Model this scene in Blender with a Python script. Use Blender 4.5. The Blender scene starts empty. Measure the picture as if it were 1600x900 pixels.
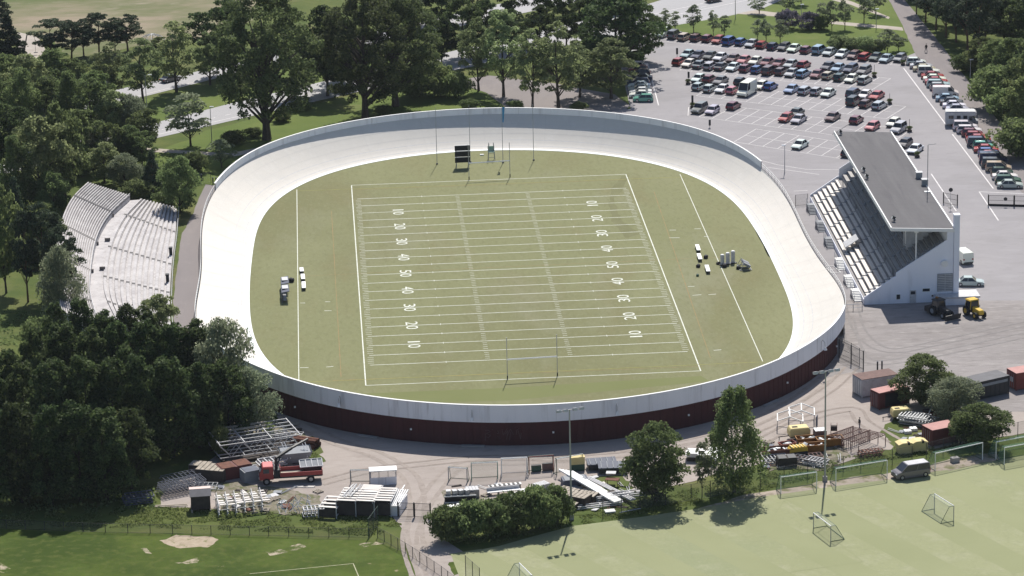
# A cycling velodrome with an American football field inside it, seen from the air.
import bpy, bmesh, math, random
import numpy as np
from mathutils import Vector, Matrix, Euler, noise
D = bpy.data; S = bpy.context.scene; COL = S.collection
R_ = math.radians
random.seed(7); RNG = np.random.default_rng(11)

# ------------------------------------------------------------------ camera
CAM_LOC = Vector((-29.0626, -500.6531, 152.395)); CAM_ROT = Euler((R_(72.7632), R_(1.34221), R_(-3.78244)), 'XYZ')
FPX = 5077.58                                   # focal length in photo pixels (1600 wide)
cam = D.objects.new('camera', D.cameras.new('camera')); COL.objects.link(cam)
cam.location = CAM_LOC; cam.rotation_euler = CAM_ROT
cam.data.sensor_width = 36; cam.data.lens = FPX / 1600 * 36
cam.data.clip_start = 1; cam.data.clip_end = 6000
S.camera = cam
# ------------------------------------------------------------------ sky and sun
SUN_EL, SUN_AZ = 50.5, 11.0                     # azimuth clockwise from +Y
w = D.worlds.new('World'); S.world = w; w.use_nodes = True
nt = w.node_tree; bg = nt.nodes['Background']
sky = nt.nodes.new('ShaderNodeTexSky'); sky.sky_type = 'NISHITA'; sky.sun_disc = False
sky.sun_elevation = R_(SUN_EL); sky.sun_rotation = R_(SUN_AZ)
nt.links.new(sky.outputs[0], bg.inputs[0]); bg.inputs[1].default_value = 0.082
sl = D.lights.new('sun', 'SUN'); sl.energy = 4.6; sl.angle = R_(0.53); sl.color = (1, 0.95, 0.87)
so = D.objects.new('sun', sl); COL.objects.link(so)
sd = Vector((math.sin(R_(SUN_AZ)) * math.cos(R_(SUN_EL)), math.cos(R_(SUN_AZ)) * math.cos(R_(SUN_EL)), math.sin(R_(SUN_EL))))
so.rotation_euler = sd.to_track_quat('Z', 'Y').to_euler(); so.location = sd * 300
S.view_settings.view_transform = 'Standard'; S.view_settings.look = 'None'
S.view_settings.exposure = 0.35; S.view_settings.gamma = 1; S.view_settings.use_curve_mapping = False
S.cycles.use_denoising = True; S.cycles.sample_clamp_indirect = 4; S.cycles.max_bounces = 6; S.cycles.transparent_max_bounces = 24

# ------------------------------------------------------------------ surveying: photo pixel -> place on the ground
RM = CAM_ROT.to_matrix()
def G(px, py, z=0.0):
    d = RM @ Vector(((px - 800) / FPX, (450 - py) / FPX, -1.0))
    return CAM_LOC + d * ((z - CAM_LOC.z) / d.z)
def PJ(p):
    q = RM.transposed() @ (Vector(p) - CAM_LOC)
    return 800 + FPX * q.x / -q.z, 450 - FPX * q.y / -q.z
def HT(bx, by, ty):
    b = G(bx, by); lo, hi = 0.0, 80.0
    for _ in range(40):
        m = (lo + hi) / 2
        if PJ((b.x, b.y, m))[1] > ty: lo = m
        else: hi = m
    return lo
def PPM(bx, by): return FPX / (G(bx, by) - CAM_LOC).length      # photo pixels per metre there
def YAW(a, b):
    d = G(*b) - G(*a); return math.atan2(d.y, d.x)

# ------------------------------------------------------------------ materials
def nn(t, n, **kw):
    x = t.nodes.new(n)
    for k, v in kw.items(): setattr(x, k, v)
    return x
def mat(name, c, c2=None, scale=0.5, rough=0.7, spec=0.3, metal=0.0, layers=None, bump=0.0, bscale=4.0, stretch=None, detail=5, contrast=(0.35, 0.65)):
    """Principled surface; colour wanders between c and c2 by noise; layers add (colour, scale, low, high, amount) stains."""
    m = D.materials.new(name); m.use_nodes = True; t = m.node_tree; b = t.nodes['Principled BSDF']
    b.inputs['Roughness'].default_value = rough; b.inputs['Specular IOR Level'].default_value = spec; b.inputs['Metallic'].default_value = metal
    b.inputs['Base Color'].default_value = (*c, 1)
    if c2 is None and not layers and not bump: return m
    co = nn(t, 'ShaderNodeNewGeometry').outputs['Position'] if stretch != 'obj' else nn(t, 'ShaderNodeTexCoord').outputs['Object']
    if stretch and stretch != 'obj':
        mp = nn(t, 'ShaderNodeMapping'); mp.inputs['Scale'].default_value = stretch; t.links.new(co, mp.inputs[0]); co = mp.outputs[0]
    cur = None
    def fac(sc, lo, hi, det=detail):
        n = nn(t, 'ShaderNodeTexNoise'); n.inputs['Scale'].default_value = sc; n.inputs['Detail'].default_value = det; n.inputs['Roughness'].default_value = 0.62
        t.links.new(co, n.inputs['Vector'])
        r = nn(t, 'ShaderNodeMapRange'); r.inputs[1].default_value = lo; r.inputs[2].default_value = hi; r.clamp = True
        t.links.new(n.outputs[0], r.inputs[0]); return r.outputs[0]
    def mix(f, a, bcol):
        x = nn(t, 'ShaderNodeMix', data_type='RGBA'); t.links.new(f, x.inputs[0])
        if isinstance(a, tuple): x.inputs[6].default_value = (*a, 1)
        else: t.links.new(a, x.inputs[6])
        x.inputs[7].default_value = (*bcol, 1); return x.outputs[2]
    cur = c
    if c2 is not None: cur = mix(fac(scale, *contrast), cur, c2)
    for (lc, lsc, lo, hi, am) in (layers or []):
        f = fac(lsc, lo, hi); mu = nn(t, 'ShaderNodeMath', operation='MULTIPLY'); mu.inputs[1].default_value = am
        t.links.new(f, mu.inputs[0]); cur = mix(mu.outputs[0], cur, lc)
    if not isinstance(cur, tuple): t.links.new(cur, b.inputs['Base Color'])
    if bump:
        n = nn(t, 'ShaderNodeTexNoise'); n.inputs['Scale'].default_value = bscale; n.inputs['Detail'].default_value = 4; t.links.new(co, n.inputs['Vector'])
        bp = nn(t, 'ShaderNodeBump'); bp.inputs['Strength'].default_value = bump; bp.inputs['Distance'].default_value = 0.1
        t.links.new(n.outputs[0], bp.inputs['Height']); t.links.new(bp.outputs[0], b.inputs['Normal'])
    return m
def leafmat(name, a, b_, trans=0.25):
    m = D.materials.new(name); m.use_nodes = True; t = m.node_tree; p = t.nodes['Principled BSDF']; out = t.nodes['Material Output']
    p.inputs['Roughness'].default_value = 0.65; p.inputs['Specular IOR Level'].default_value = 0.12
    g = nn(t, 'ShaderNodeNewGeometry'); oi = nn(t, 'ShaderNodeObjectInfo')
    x = nn(t, 'ShaderNodeMix', data_type='RGBA'); x.inputs[6].default_value = (*a, 1); x.inputs[7].default_value = (*b_, 1)
    t.links.new(g.outputs['Random Per Island'], x.inputs[0])
    h = nn(t, 'ShaderNodeHueSaturation'); r = nn(t, 'ShaderNodeMapRange'); r.inputs[3].default_value = 0.72; r.inputs[4].default_value = 1.25
    t.links.new(oi.outputs['Random'], r.inputs[0]); t.links.new(r.outputs[0], h.inputs['Value'])
    r2 = nn(t, 'ShaderNodeMapRange'); r2.inputs[3].default_value = 0.485; r2.inputs[4].default_value = 0.515
    mu = nn(t, 'ShaderNodeMath', operation='FRACT'); m3 = nn(t, 'ShaderNodeMath', operation='MULTIPLY'); m3.inputs[1].default_value = 7.3
    t.links.new(oi.outputs['Random'], m3.inputs[0]); t.links.new(m3.outputs[0], mu.inputs[0]); t.links.new(mu.outputs[0], r2.inputs[0]); t.links.new(r2.outputs[0], h.inputs['Hue'])
    t.links.new(x.outputs[2], h.inputs['Color']); t.links.new(h.outputs[0], p.inputs['Base Color'])
    tr = nn(t, 'ShaderNodeBsdfTranslucent'); t.links.new(h.outputs[0], tr.inputs[0])
    mx = nn(t, 'ShaderNodeMixShader'); mx.inputs[0].default_value = trans
    t.links.new(p.outputs[0], mx.inputs[1]); t.links.new(tr.outputs[0], mx.inputs[2]); t.links.new(mx.outputs[0], out.inputs[0])
    return m
def netmat(name, c, cover):
    m = D.materials.new(name); m.use_nodes = True; t = m.node_tree; p = t.nodes['Principled BSDF']; out = t.nodes['Material Output']
    p.inputs['Base Color'].default_value = (*c, 1); p.inputs['Roughness'].default_value = 0.8
    tr = nn(t, 'ShaderNodeBsdfTransparent'); mx = nn(t, 'ShaderNodeMixShader'); mx.inputs[0].default_value = cover
    t.links.new(tr.outputs[0], mx.inputs[1]); t.links.new(p.outputs[0], mx.inputs[2]); t.links.new(mx.outputs[0], out.inputs[0])
    return m
def paintmat(name, rough=0.28):
    m = D.materials.new(name); m.use_nodes = True; t = m.node_tree; p = t.nodes['Principled BSDF']
    oi = nn(t, 'ShaderNodeObjectInfo'); t.links.new(oi.outputs['Color'], p.inputs['Base Color'])
    p.inputs['Roughness'].default_value = rough; p.inputs['Specular IOR Level'].default_value = 0.5
    p.inputs['Coat Weight'].default_value = 0.5; p.inputs['Coat Roughness'].default_value = 0.12
    return m
M = {}
M['grass'] = mat('rough_grass', (0.105, 0.125, 0.035), (0.065, 0.095, 0.024), 0.12, 0.9, 0.1, layers=[((0.20, 0.165, 0.085), 0.045, 0.52, 0.68, 0.5), ((0.03, 0.05, 0.014), 0.7, 0.55, 0.75, 0.5)], bump=0.5, bscale=3)
M['lawn'] = mat('park_lawn', (0.12, 0.155, 0.04), (0.085, 0.125, 0.03), 0.09, 0.9, 0.1, layers=[((0.20, 0.18, 0.09), 0.05, 0.55, 0.7, 0.5)], bump=0.4, bscale=3)
M['dry'] = mat('dry_field', (0.115, 0.135, 0.055), (0.265, 0.22, 0.16), 0.022, 0.9, 0.1, layers=[((0.09, 0.12, 0.04), 0.06, 0.48, 0.6, 0.7), ((0.33, 0.275, 0.215), 0.12, 0.54, 0.68, 0.6)], stretch=(.7, 1.3, 1), contrast=(.42, .56), bump=0.3)
M['pitch'] = mat('mown_pitch', (0.070, 0.100, 0.017), (0.046, 0.072, 0.012), 0.10, 0.9, 0.1, layers=[((0.088, 0.128, 0.026), 0.22, 0.5, 0.7, 0.7), ((0.036, 0.062, 0.010), 0.05, 0.48, 0.62, 0.7), ((0.115, 0.13, 0.035), 0.9, 0.5, 0.68, 0.6), ((0.03, 0.05, 0.01), 1.8, 0.52, 0.7, 0.5), ((0.30, 0.25, 0.16), 0.33, 0.69, 0.73, 0.8)], bump=0.35, bscale=6)
M['thinbare'] = mat('worn_grass', (0.40, 0.34, 0.26), (0.065, 0.092, 0.02), 0.55, 0.95, 0.1, layers=[((0.085, 0.11, 0.025), 1.3, 0.5, 0.62, 0.8)], contrast=(.42, .56))
M['bare'] = mat('bare_soil', (0.42, 0.35, 0.27), (0.33, 0.27, 0.2), 0.9, 0.95, 0.1, layers=[((0.12, 0.14, 0.04), 1.1, 0.56, 0.66, 0.8)])
M['turf'] = mat('sanded_turf', (0.184, 0.190, 0.094), (0.210, 0.214, 0.114), 0.035, 0.9, 0.12, layers=[((0.156, 0.156, 0.076), 0.022, 0.48, 0.62, 0.8), ((0.190, 0.172, 0.086), 0.09, 0.52, 0.68, 0.5), ((0.225, 0.225, 0.145), 0.05, 0.54, 0.68, 0.6), ((0.140, 0.144, 0.070), 1.3, 0.48, 0.7, 0.5), ((0.235, 0.235, 0.14), 2.1, 0.52, 0.7, 0.4)], stretch=(1, .4, 1), bump=0.2, bscale=9)
M['turf_mow'] = mat('brushed_turf', (0.150, 0.166, 0.066), (0.165, 0.178, 0.076), 0.05, 0.9, 0.12)
M['turf_dark'] = mat('damp_turf', (0.148, 0.150, 0.074), (0.185, 0.186, 0.098), 0.3, 0.9, 0.12)
M['train'] = mat('training_turf', (0.258, 0.272, 0.150), (0.283, 0.294, 0.168), 0.05, 0.9, 0.12, layers=[((0.238, 0.262, 0.150), 0.03, 0.5, 0.66, 0.7), ((0.335, 0.336, 0.225), 0.25, 0.52, 0.7, 0.6), ((0.22, 0.23, 0.135), 1.2, 0.5, 0.72, 0.5), ((0.35, 0.35, 0.24), 2.2, 0.54, 0.7, 0.4)], bump=0.15, bscale=9)
M['train2'] = mat('training_turf_brushed', (0.247, 0.262, 0.142), (0.272, 0.285, 0.160), 0.06, 0.9, 0.12)
M['gravel'] = mat('pale_gravel', (0.375, 0.33, 0.302), (0.325, 0.284, 0.26), 0.09, 0.95, 0.15, layers=[((0.25, 0.215, 0.195), 0.3, 0.52, 0.7, 0.5), ((0.40, 0.355, 0.32), 0.45, 0.54, 0.7, 0.6), ((0.22, 0.19, 0.165), 0.9, 0.52, 0.7, 0.4), ((0.44, 0.40, 0.37), 1.8, 0.52, 0.7, 0.4)], stretch=(0.45, 1, 1), bump=0.4, bscale=5)
M['yard'] = mat('worn_asphalt', (0.292, 0.270, 0.266), (0.240, 0.220, 0.215), 0.06, 0.9, 0.2, layers=[((0.195, 0.178, 0.172), 0.16, 0.5, 0.66, 0.7), ((0.34, 0.315, 0.30), 0.5, 0.52, 0.72, 0.6), ((0.155, 0.14, 0.135), 1.2, 0.5, 0.68, 0.55), ((0.38, 0.36, 0.35), 2.0, 0.55, 0.7, 0.5)], stretch=(0.28, 1, 1), bump=0.2)
M['lot'] = mat('car_park_asphalt', (0.285, 0.272, 0.284), (0.255, 0.243, 0.254), 0.05, 0.85, 0.25, layers=[((0.215, 0.205, 0.21), 0.13, 0.52, 0.7, 0.6), ((0.33, 0.318, 0.328), 0.5, 0.52, 0.72, 0.5), ((0.19, 0.18, 0.185), 1.0, 0.54, 0.7, 0.45)], stretch=(.5, 1, 1), bump=0.1)
M['road'] = mat('highway_asphalt', (0.38, 0.375, 0.385), (0.34, 0.335, 0.345), 0.06, 0.85, 0.25, stretch=(0.3, 1, 1))
M['path'] = mat('side_road_asphalt', (0.205, 0.185, 0.185), (0.24, 0.215, 0.21), 0.08, 0.9, 0.2, layers=[((0.16, 0.145, 0.15), 0.3, 0.52, 0.7, 0.5), ((0.28, 0.25, 0.24), 0.7, 0.56, 0.74, 0.5)], stretch=(1, 0.3, 1))
M['footpath'] = mat('footpath_gravel', (0.42, 0.38, 0.34), (0.36, 0.32, 0.28), 0.3, 0.95, 0.1)
M['conc'] = mat('track_concrete', (0.645, 0.612, 0.565), (0.612, 0.583, 0.54), 0.06, 0.75, 0.25, layers=[((0.575, 0.555, 0.525), 0.25, 0.52, 0.72, 0.5), ((0.70, 0.675, 0.64), 0.8, 0.5, 0.7, 0.4)], detail=6)
M['strip'] = mat('pale_blue_strip', (0.80, 0.84, 0.86), (0.74, 0.79, 0.81), 0.2, 0.6, 0.3)
M['wallpaint'] = mat('white_wall_paint', (0.80, 0.81, 0.86), (0.74, 0.75, 0.80), 0.25, 0.6, 0.3, layers=[((0.50, 0.50, 0.53), 0.7, 0.54, 0.68, 0.6), ((0.36, 0.35, 0.36), 1.6, 0.6, 0.72, 0.5)], stretch=(1, 1, 0.08))
M['cap'] = mat('white_coping', (0.84, 0.84, 0.84))
M['redwood'] = mat('red_ochre_boards', (0.078, 0.029, 0.030), (0.066, 0.026, 0.027), 0.8, 0.8, 0.15, layers=[((0.050, 0.02, 0.022), 0.3, 0.5, 0.7, 0.5)], stretch=(1, 1, 0.1))
M['white'] = mat('white_paint', (0.80, 0.80, 0.79)); M['line'] = mat('line_paint', (0.72, 0.73, 0.68), (0.58, 0.60, 0.50), 1.5, 0.9, 0.1)
M['linefaint'] = mat('worn_line_paint', (0.46, 0.45, 0.33), (0.33, 0.33, 0.20), 1.2, 0.9, 0.1)
M['lineyel'] = mat('yellow_line_paint', (0.33, 0.31, 0.09), (0.27, 0.265, 0.10), 1.0, 0.9, 0.1); M['linered'] = mat('faded_red_line', (0.30, 0.20, 0.11), (0.23, 0.215, 0.10), 0.8, 0.9, 0.1)
M['roadline'] = mat('road_line_paint', (0.72, 0.70, 0.70), (0.55, 0.53, 0.53), 1.2, 0.8, 0.1)
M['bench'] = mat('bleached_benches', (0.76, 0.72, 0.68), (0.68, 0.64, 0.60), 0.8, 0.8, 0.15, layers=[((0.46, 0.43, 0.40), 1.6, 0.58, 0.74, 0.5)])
M['benchshade'] = mat('shade_toned_benches', (0.46, 0.45, 0.44), (0.38, 0.37, 0.365), 0.8, 0.8, 0.15, layers=[((0.27, 0.265, 0.26), 1.4, 0.54, 0.72, 0.5)])  # upper rows: shade under the roof mixed into the bench colour
M['terr'] = mat('old_terrace_concrete', (0.54, 0.52, 0.52), (0.44, 0.42, 0.425), 0.35, 0.9, 0.15, layers=[((0.33, 0.31, 0.31), 0.9, 0.5, 0.68, 0.6), ((0.60, 0.58, 0.58), 0.25, 0.5, 0.7, 0.5), ((0.25, 0.235, 0.23), 2.0, 0.58, 0.7, 0.6)])
M['terrdark'] = mat('dark_riser', (0.2, 0.18, 0.175), (0.13, 0.12, 0.115), 1.2, 0.95, 0.1)  # risers and stair blocks darker than the treads
M['stone'] = mat('grey_concrete', (0.36, 0.345, 0.34), (0.29, 0.28, 0.275), 0.5, 0.9, 0.15)
M['standwall'] = mat('grandstand_render', (0.82, 0.84, 0.92), (0.77, 0.79, 0.87), 0.2, 0.7, 0.25, layers=[((0.50, 0.52, 0.58), 0.5, 0.56, 0.72, 0.4)], stretch=(1, 1, 0.25))
M['rooffelt'] = mat('grey_roofing_felt', (0.148, 0.144, 0.150), (0.126, 0.123, 0.128), 0.15, 0.9, 0.1, layers=[((0.170, 0.166, 0.170), 0.5, 0.5, 0.68, 0.6), ((0.095, 0.09, 0.1), 0.8, 0.54, 0.7, 0.5)], stretch=(1.2, 0.1, 1))
M['dark'] = mat('dark_steel', (0.035, 0.036, 0.04), rough=0.5); M['black'] = mat('black_rubber', (0.018, 0.018, 0.02), rough=0.8)
M['steel'] = mat('galvanised_steel', (0.36, 0.37, 0.39), rough=0.45, metal=0.4); M['grey'] = mat('grey_paint', (0.26, 0.275, 0.30), (0.21, 0.225, 0.25), 1.0)
M['pale'] = mat('pale_grey_paint', (0.58, 0.58, 0.60), (0.46, 0.46, 0.47), 1.5); M['glass'] = mat('dark_glass', (0.03, 0.035, 0.045), rough=0.08, spec=0.6)
M['red'] = mat('faded_red_paint', (0.27, 0.075, 0.06), (0.21, 0.055, 0.045), 0.8); M['maroon'] = mat('container_red', (0.14, 0.042, 0.04), (0.105, 0.034, 0.034), 0.6)
M['salmon'] = mat('pale_red_roof', (0.46, 0.235, 0.215), (0.38, 0.19, 0.175), 0.7); M['truckred'] = mat('truck_red', (0.33, 0.04, 0.04), rough=0.4, spec=0.5)  # red roofs paler than the walls below them
M['orange'] = mat('orange_paint', (0.34, 0.16, 0.045), (0.24, 0.11, 0.035), 0.9); M['yellow'] = mat('yellow_paint', (0.66, 0.44, 0.06), (0.58, 0.37, 0.05), 1.0); M['cream'] = mat('cream_plastic', (0.72, 0.60, 0.30), (0.64, 0.52, 0.24), 0.9)
M['rust'] = mat('rusty_steel', (0.19, 0.085, 0.06), (0.12, 0.055, 0.04), 1.8, 0.9); M['brownbar'] = mat('brown_scaffold', (0.20, 0.13, 0.115), (0.15, 0.1, 0.09), 1.5, 0.9)
M['timber'] = mat('weathered_timber', (0.42, 0.375, 0.315), (0.30, 0.26, 0.215), 1.4, 0.9, layers=[((0.5, 0.46, 0.4), 2.2, 0.5, 0.7, 0.5)]); M['timberdark'] = mat('dark_timber', (0.075, 0.062, 0.055), (0.05, 0.042, 0.038), 1.2, 0.9)
M['bluegrey'] = mat('blue_grey_frames', (0.11, 0.125, 0.165), (0.085, 0.095, 0.13), 1.0); M['green'] = mat('green_paint', (0.045, 0.10, 0.07), rough=0.5)
M['teal'] = mat('pale_green_paint', (0.26, 0.40, 0.33), rough=0.5); M['blue'] = mat('blue_flag_cloth', (0.06, 0.27, 0.52)); M['skin'] = mat('skin', (0.5, 0.3, 0.22))
M['bark'] = mat('bark', (0.075, 0.06, 0.05), (0.045, 0.037, 0.032), 3, 0.95, stretch='obj'); M['birchbark'] = mat('birch_bark', (0.42, 0.40, 0.38), (0.14, 0.13, 0.125), 2.2, 0.9, stretch='obj'); M['pinebark'] = mat('pine_bark', (0.17, 0.095, 0.06), (0.09, 0.06, 0.045), 2, 0.95, stretch='obj')
M['paint'] = paintmat('car_paint'); M['rim'] = mat('wheel_rim', (0.4, 0.4, 0.42), rough=0.35, metal=0.6); M['lamp'] = mat('lamp_glass', (0.75, 0.76, 0.78), rough=0.15, spec=0.6); M['tail'] = mat('tail_lamp', (0.35, 0.02, 0.02), rough=0.2)
M['net'] = netmat('goal_net', (0.50, 0.56, 0.52), 0.16); M['netgreen'] = netmat('green_net', (0.10, 0.24, 0.18), 0.2); M['netwhite'] = netmat('white_net', (0.72, 0.73, 0.72), 0.32); M['mesh'] = netmat('wire_mesh', (0.12, 0.125, 0.13), 0.20); M['meshdark'] = netmat('dense_wire_mesh', (0.055, 0.055, 0.062), 0.5)
M['hide'] = mat('lead_grey_tarpaulin', (0.115, 0.115, 0.13), (0.09, 0.09, 0.1), 1)
M['L_dark'] = leafmat('dark_leaves', (0.038, 0.060, 0.022), (0.125, 0.170, 0.064), 0.44)
M['L_elm'] = leafmat('elm_leaves', (0.055, 0.080, 0.032), (0.165, 0.205, 0.085), 0.48)
M['L_mid'] = leafmat('mid_green_leaves', (0.115, 0.155, 0.062), (0.215, 0.265, 0.108), 0.58)
M['L_light'] = leafmat('light_green_leaves', (0.185, 0.235, 0.11), (0.315, 0.37, 0.18), 0.62)
M['L_grey'] = leafmat('grey_green_leaves', (0.16, 0.195, 0.12), (0.28, 0.315, 0.205), 0.55)
M['L_pine'] = leafmat('pine_needles', (0.040, 0.062, 0.036), (0.095, 0.125, 0.070), 0.3)
M['L_lilac'] = leafmat('lilac_blossom', (0.16, 0.14, 0.17), (0.30, 0.27, 0.33), 0.2)
M['L_weed'] = leafmat('tall_weeds', (0.14, 0.185, 0.055), (0.24, 0.28, 0.11), 0.5)

# ------------------------------------------------------------------ objects and parts
def tag(o, label=None, cat=None, group=None, kind=None):
    if label: o['label'] = label
    if cat: o['category'] = cat
    if group: o['group'] = group
    if kind: o['kind'] = kind
    return o
def thing(name, label, cat, loc=(0, 0, 0), rz=0.0, group=None):
    o = D.objects.new(name, None); COL.objects.link(o); o.empty_display_size = 0.5
    o.location = loc; o.rotation_euler = (0, 0, rz); return tag(o, label, cat, group)
def kids(o): return [c for c in D.objects if c.parent == o]
class MB:
    """Collects boxes, bars, tubes and sheets; build() links them as ONE mesh object."""
    def __init__(s): s.v = []; s.f = []; s.mi = []; s.m = 0
    def add(s, vs, fs):
        k = len(s.v); s.v += [tuple(v) for v in vs]; s.f += [tuple(i + k for i in f) for f in fs]; s.mi += [s.m] * len(fs); return s
    def box(s, x0, x1, y0, y1, z0, z1):
        return s.add([(x0, y0, z0), (x1, y0, z0), (x1, y1, z0), (x0, y1, z0), (x0, y0, z1), (x1, y0, z1), (x1, y1, z1), (x0, y1, z1)],
                     [(3, 2, 1, 0), (4, 5, 6, 7), (0, 1, 5, 4), (1, 2, 6, 5), (2, 3, 7, 6), (3, 0, 4, 7)])
    def cbox(s, c, size, rz=0.0, rx=0.0, ry=0.0):
        m = Euler((rx, ry, rz)).to_matrix(); h = Vector(size) / 2
        k = [m @ Vector((sx * h.x, sy * h.y, sz * h.z)) + Vector(c) for sz in (-1, 1) for sx, sy in ((-1, -1), (1, -1), (1, 1), (-1, 1))]
        return s.add(k, [(3, 2, 1, 0), (4, 5, 6, 7), (0, 1, 5, 4), (1, 2, 6, 5), (2, 3, 7, 6), (3, 0, 4, 7)])
    def bar(s, p, q, r=0.05, r2=None, n=6, cap=True):
        p = Vector(p); q = Vector(q); d = (q - p)
        if d.length < 1e-6: return s
        z = d.normalized(); a = z.orthogonal().normalized(); b = z.cross(a); r2 = r if r2 is None else r2
        vs = [c + (a * math.cos(2 * math.pi * i / n) + b * math.sin(2 * math.pi * i / n)) * rr for c, rr in ((p, r), (q, r2)) for i in range(n)]
        fs = [(i, (i + 1) % n, n + (i + 1) % n, n + i) for i in range(n)]
        if cap: fs += [tuple(range(n - 1, -1, -1)), tuple(range(n, 2 * n))]
        return s.add(vs, fs)
    def poly(s, pts, r=0.04, n=5):
        for a, b in zip(pts, pts[1:]): s.bar(a, b, r, n=n)
        return s
    def quad(s, a, b, c, d): return s.add([a, b, c, d], [(0, 1, 2, 3)])
    def prism(s, prof, y0, y1, inset=None):
        """Closed outline in (x, z) swept from y0 to y1."""
        n = len(prof); vs = [(x, y0, z) for x, z in prof] + [(x, y1, z) for x, z in prof]
        return s.add(vs, [(i, (i + 1) % n, n + (i + 1) % n, n + i) for i in range(n)] + [tuple(range(n - 1, -1, -1)), tuple(range(n, 2 * n))])
    def frus(s, b, t, z0, z1):
        """Frustum: b, t = (x0, x1, halfwidth)"""
        return s.add([(b[0], -b[2], z0), (b[1], -b[2], z0), (b[1], b[2], z0), (b[0], b[2], z0), (t[0], -t[2], z1), (t[1], -t[2], z1), (t[1], t[2], z1), (t[0], t[2], z1)],
                     [(3, 2, 1, 0), (4, 5, 6, 7), (0, 1, 5, 4), (1, 2, 6, 5), (2, 3, 7, 6), (3, 0, 4, 7)])
    def build(s, name, m, parent=None, smooth=False, fix=True, bevel=0.0):
        me = D.meshes.new(name); me.from_pydata(s.v, [], s.f)
        for x in (m if isinstance(m, (list, tuple)) else [m]): me.materials.append(x)
        if any(s.mi): me.polygons.foreach_set('material_index', s.mi)
        if fix:
            bm = bmesh.new(); bm.from_mesh(me); bmesh.ops.recalc_face_normals(bm, faces=bm.faces)
            if bevel: bmesh.ops.bevel(bm, geom=bm.edges[:], offset=bevel, segments=1, affect='EDGES', clamp_overlap=True)
            bm.to_mesh(me); bm.free()
        if smooth: me.polygons.foreach_set('use_smooth', [True] * len(me.polygons))
        me.update(); o = D.objects.new(name, me); COL.objects.link(o)
        if parent: o.parent = parent
        return o
def copy_tree(o, parent=None, _k=None):
    c = o.copy(); COL.objects.link(c)
    if parent: c.parent = parent
    for ch in (KIDS.get(o.name) or KIDS.setdefault(o.name, kids(o))): copy_tree(ch, c)
    return c
KIDS = {}
ORD = ['first', 'second', 'third', 'fourth', 'fifth', 'sixth', 'seventh', 'eighth', 'ninth', 'tenth', 'eleventh', 'twelfth', 'thirteenth', 'fourteenth', 'fifteenth', 'sixteenth',
       'seventeenth', 'eighteenth', 'nineteenth', 'twentieth', 'twenty-first', 'twenty-second', 'twenty-third', 'twenty-fourth', 'twenty-fifth', 'twenty-sixth', 'twenty-seventh',
       'twenty-eighth', 'twenty-ninth', 'thirtieth', 'thirty-first', 'thirty-second', 'thirty-third', 'thirty-fourth', 'thirty-fifth', 'thirty-sixth']

# ================================================================== THE SETTING
def sheet(name, pts, z, m, jit=0.0, step=3.0, parent=None, world=False, kind='structure'):
    """A flat piece of ground: pixel outline surveyed to world points, edges broken up a little."""
    P = [Vector(p).to_2d() for p in pts] if world else [G(*p).to_2d() for p in pts]
    out = []
    for a, b in zip(P, P[1:] + P[:1]):
        n = max(1, int((b - a).length / step)) if jit else 1
        for i in range(n):
            q = a.lerp(b, i / n)
            if jit:
                v = noise.noise_vector((q.x * 0.23, q.y * 0.23, z * 50)) * jit + noise.noise_vector((q.x * 0.9, q.y * 0.9, 3)) * jit * 0.5; q = q + v.to_2d()
            out.append(q)
    bm = bmesh.new(); vs = [bm.verts.new((q.x, q.y, z)) for q in out]; f = bm.faces.new(vs); f.normal_update()
    if f.normal.z < 0: f.normal_flip()
    bmesh.ops.triangulate(bm, faces=bm.faces[:]); me = D.meshes.new(name); bm.to_mesh(me); bm.free()
    me.materials.append(m); o = D.objects.new(name, me); COL.objects.link(o); o['kind'] = kind
    if parent: o.parent = parent
    return o
b = MB(); b.quad((-3000, -1500, 0), (3000, -1500, 0), (3000, 4000, 0), (-3000, 4000, 0)); tag(b.build('ground', M['grass']), kind='structure')
sheet('dry_field', [(-60, -60), (420, -60), (400, 30), (300, 62), (230, 70), (120, 90), (60, 55), (-60, 50)], .02, M['dry'], 2.0)
sheet('play_area_ground', [(28, 50), (60, 58), (78, 92), (30, 92)], .03, M['footpath'], .5)
sheet('park_lawn', [(1000, 50), (1120, 28), (1215, -8), (1400, -8), (1432, 80), (1416, 92), (1020, 58)], .03, M['lawn'], .6)
sheet('road_verge', [(150, 175), (400, 112), (640, 90), (650, 110), (420, 150), (205, 212)], .025, M['lawn'], .5)
sheet('track_verge', [(225, 250), (320, 205), (480, 165), (640, 130), (960, 150), (960, 190), (600, 200), (340, 290), (240, 280)], .02, M['lawn'], .8)
# the dual carriageway
sheet('highway_far_carriageway', [(-60, 196), (162, 145), (325, 108), (620, 42), (800, 2), (1000, -42), (1010, -20), (640, 58), (400, 107), (205, 156), (-60, 218)], .03, M['road'])
sheet('highway_near_carriageway', [(-60, 262), (222, 197), (380, 157), (600, 105), (985, 15), (1040, -2), (1215, -50), (1250, -12), (1190, 14), (1130, 27), (1012, 47), (700, 112), (478, 162), (240, 217), (-60, 288)], .035, M['road'])
def stripes(name, segs, wd, z, m):
    b = MB()
    for p, q in segs:
        a = G(*p) if len(p) == 2 else Vector(p); c = G(*q) if len(q) == 2 else Vector(q); a.z = c.z = z
        n = (c - a).normalized().cross(Vector((0, 0, 1))) * (wd / 2)
        b.quad(a - n, c - n, c + n, a + n)
    o = b.build(name, m, fix=False); return tag(o, kind='structure')
seg = []
for k in range(46):
    for (x0, y0, x1, y1) in ((-20, 265, 1120, 6), (-20, 188, 990, -40)):
        t0, t1 = k / 46, (k + .38) / 46; seg.append(((x0 + (x1 - x0) * t0, y0 + (y1 - y0) * t0), (x0 + (x1 - x0) * t1, y0 + (y1 - y0) * t1)))
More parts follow.
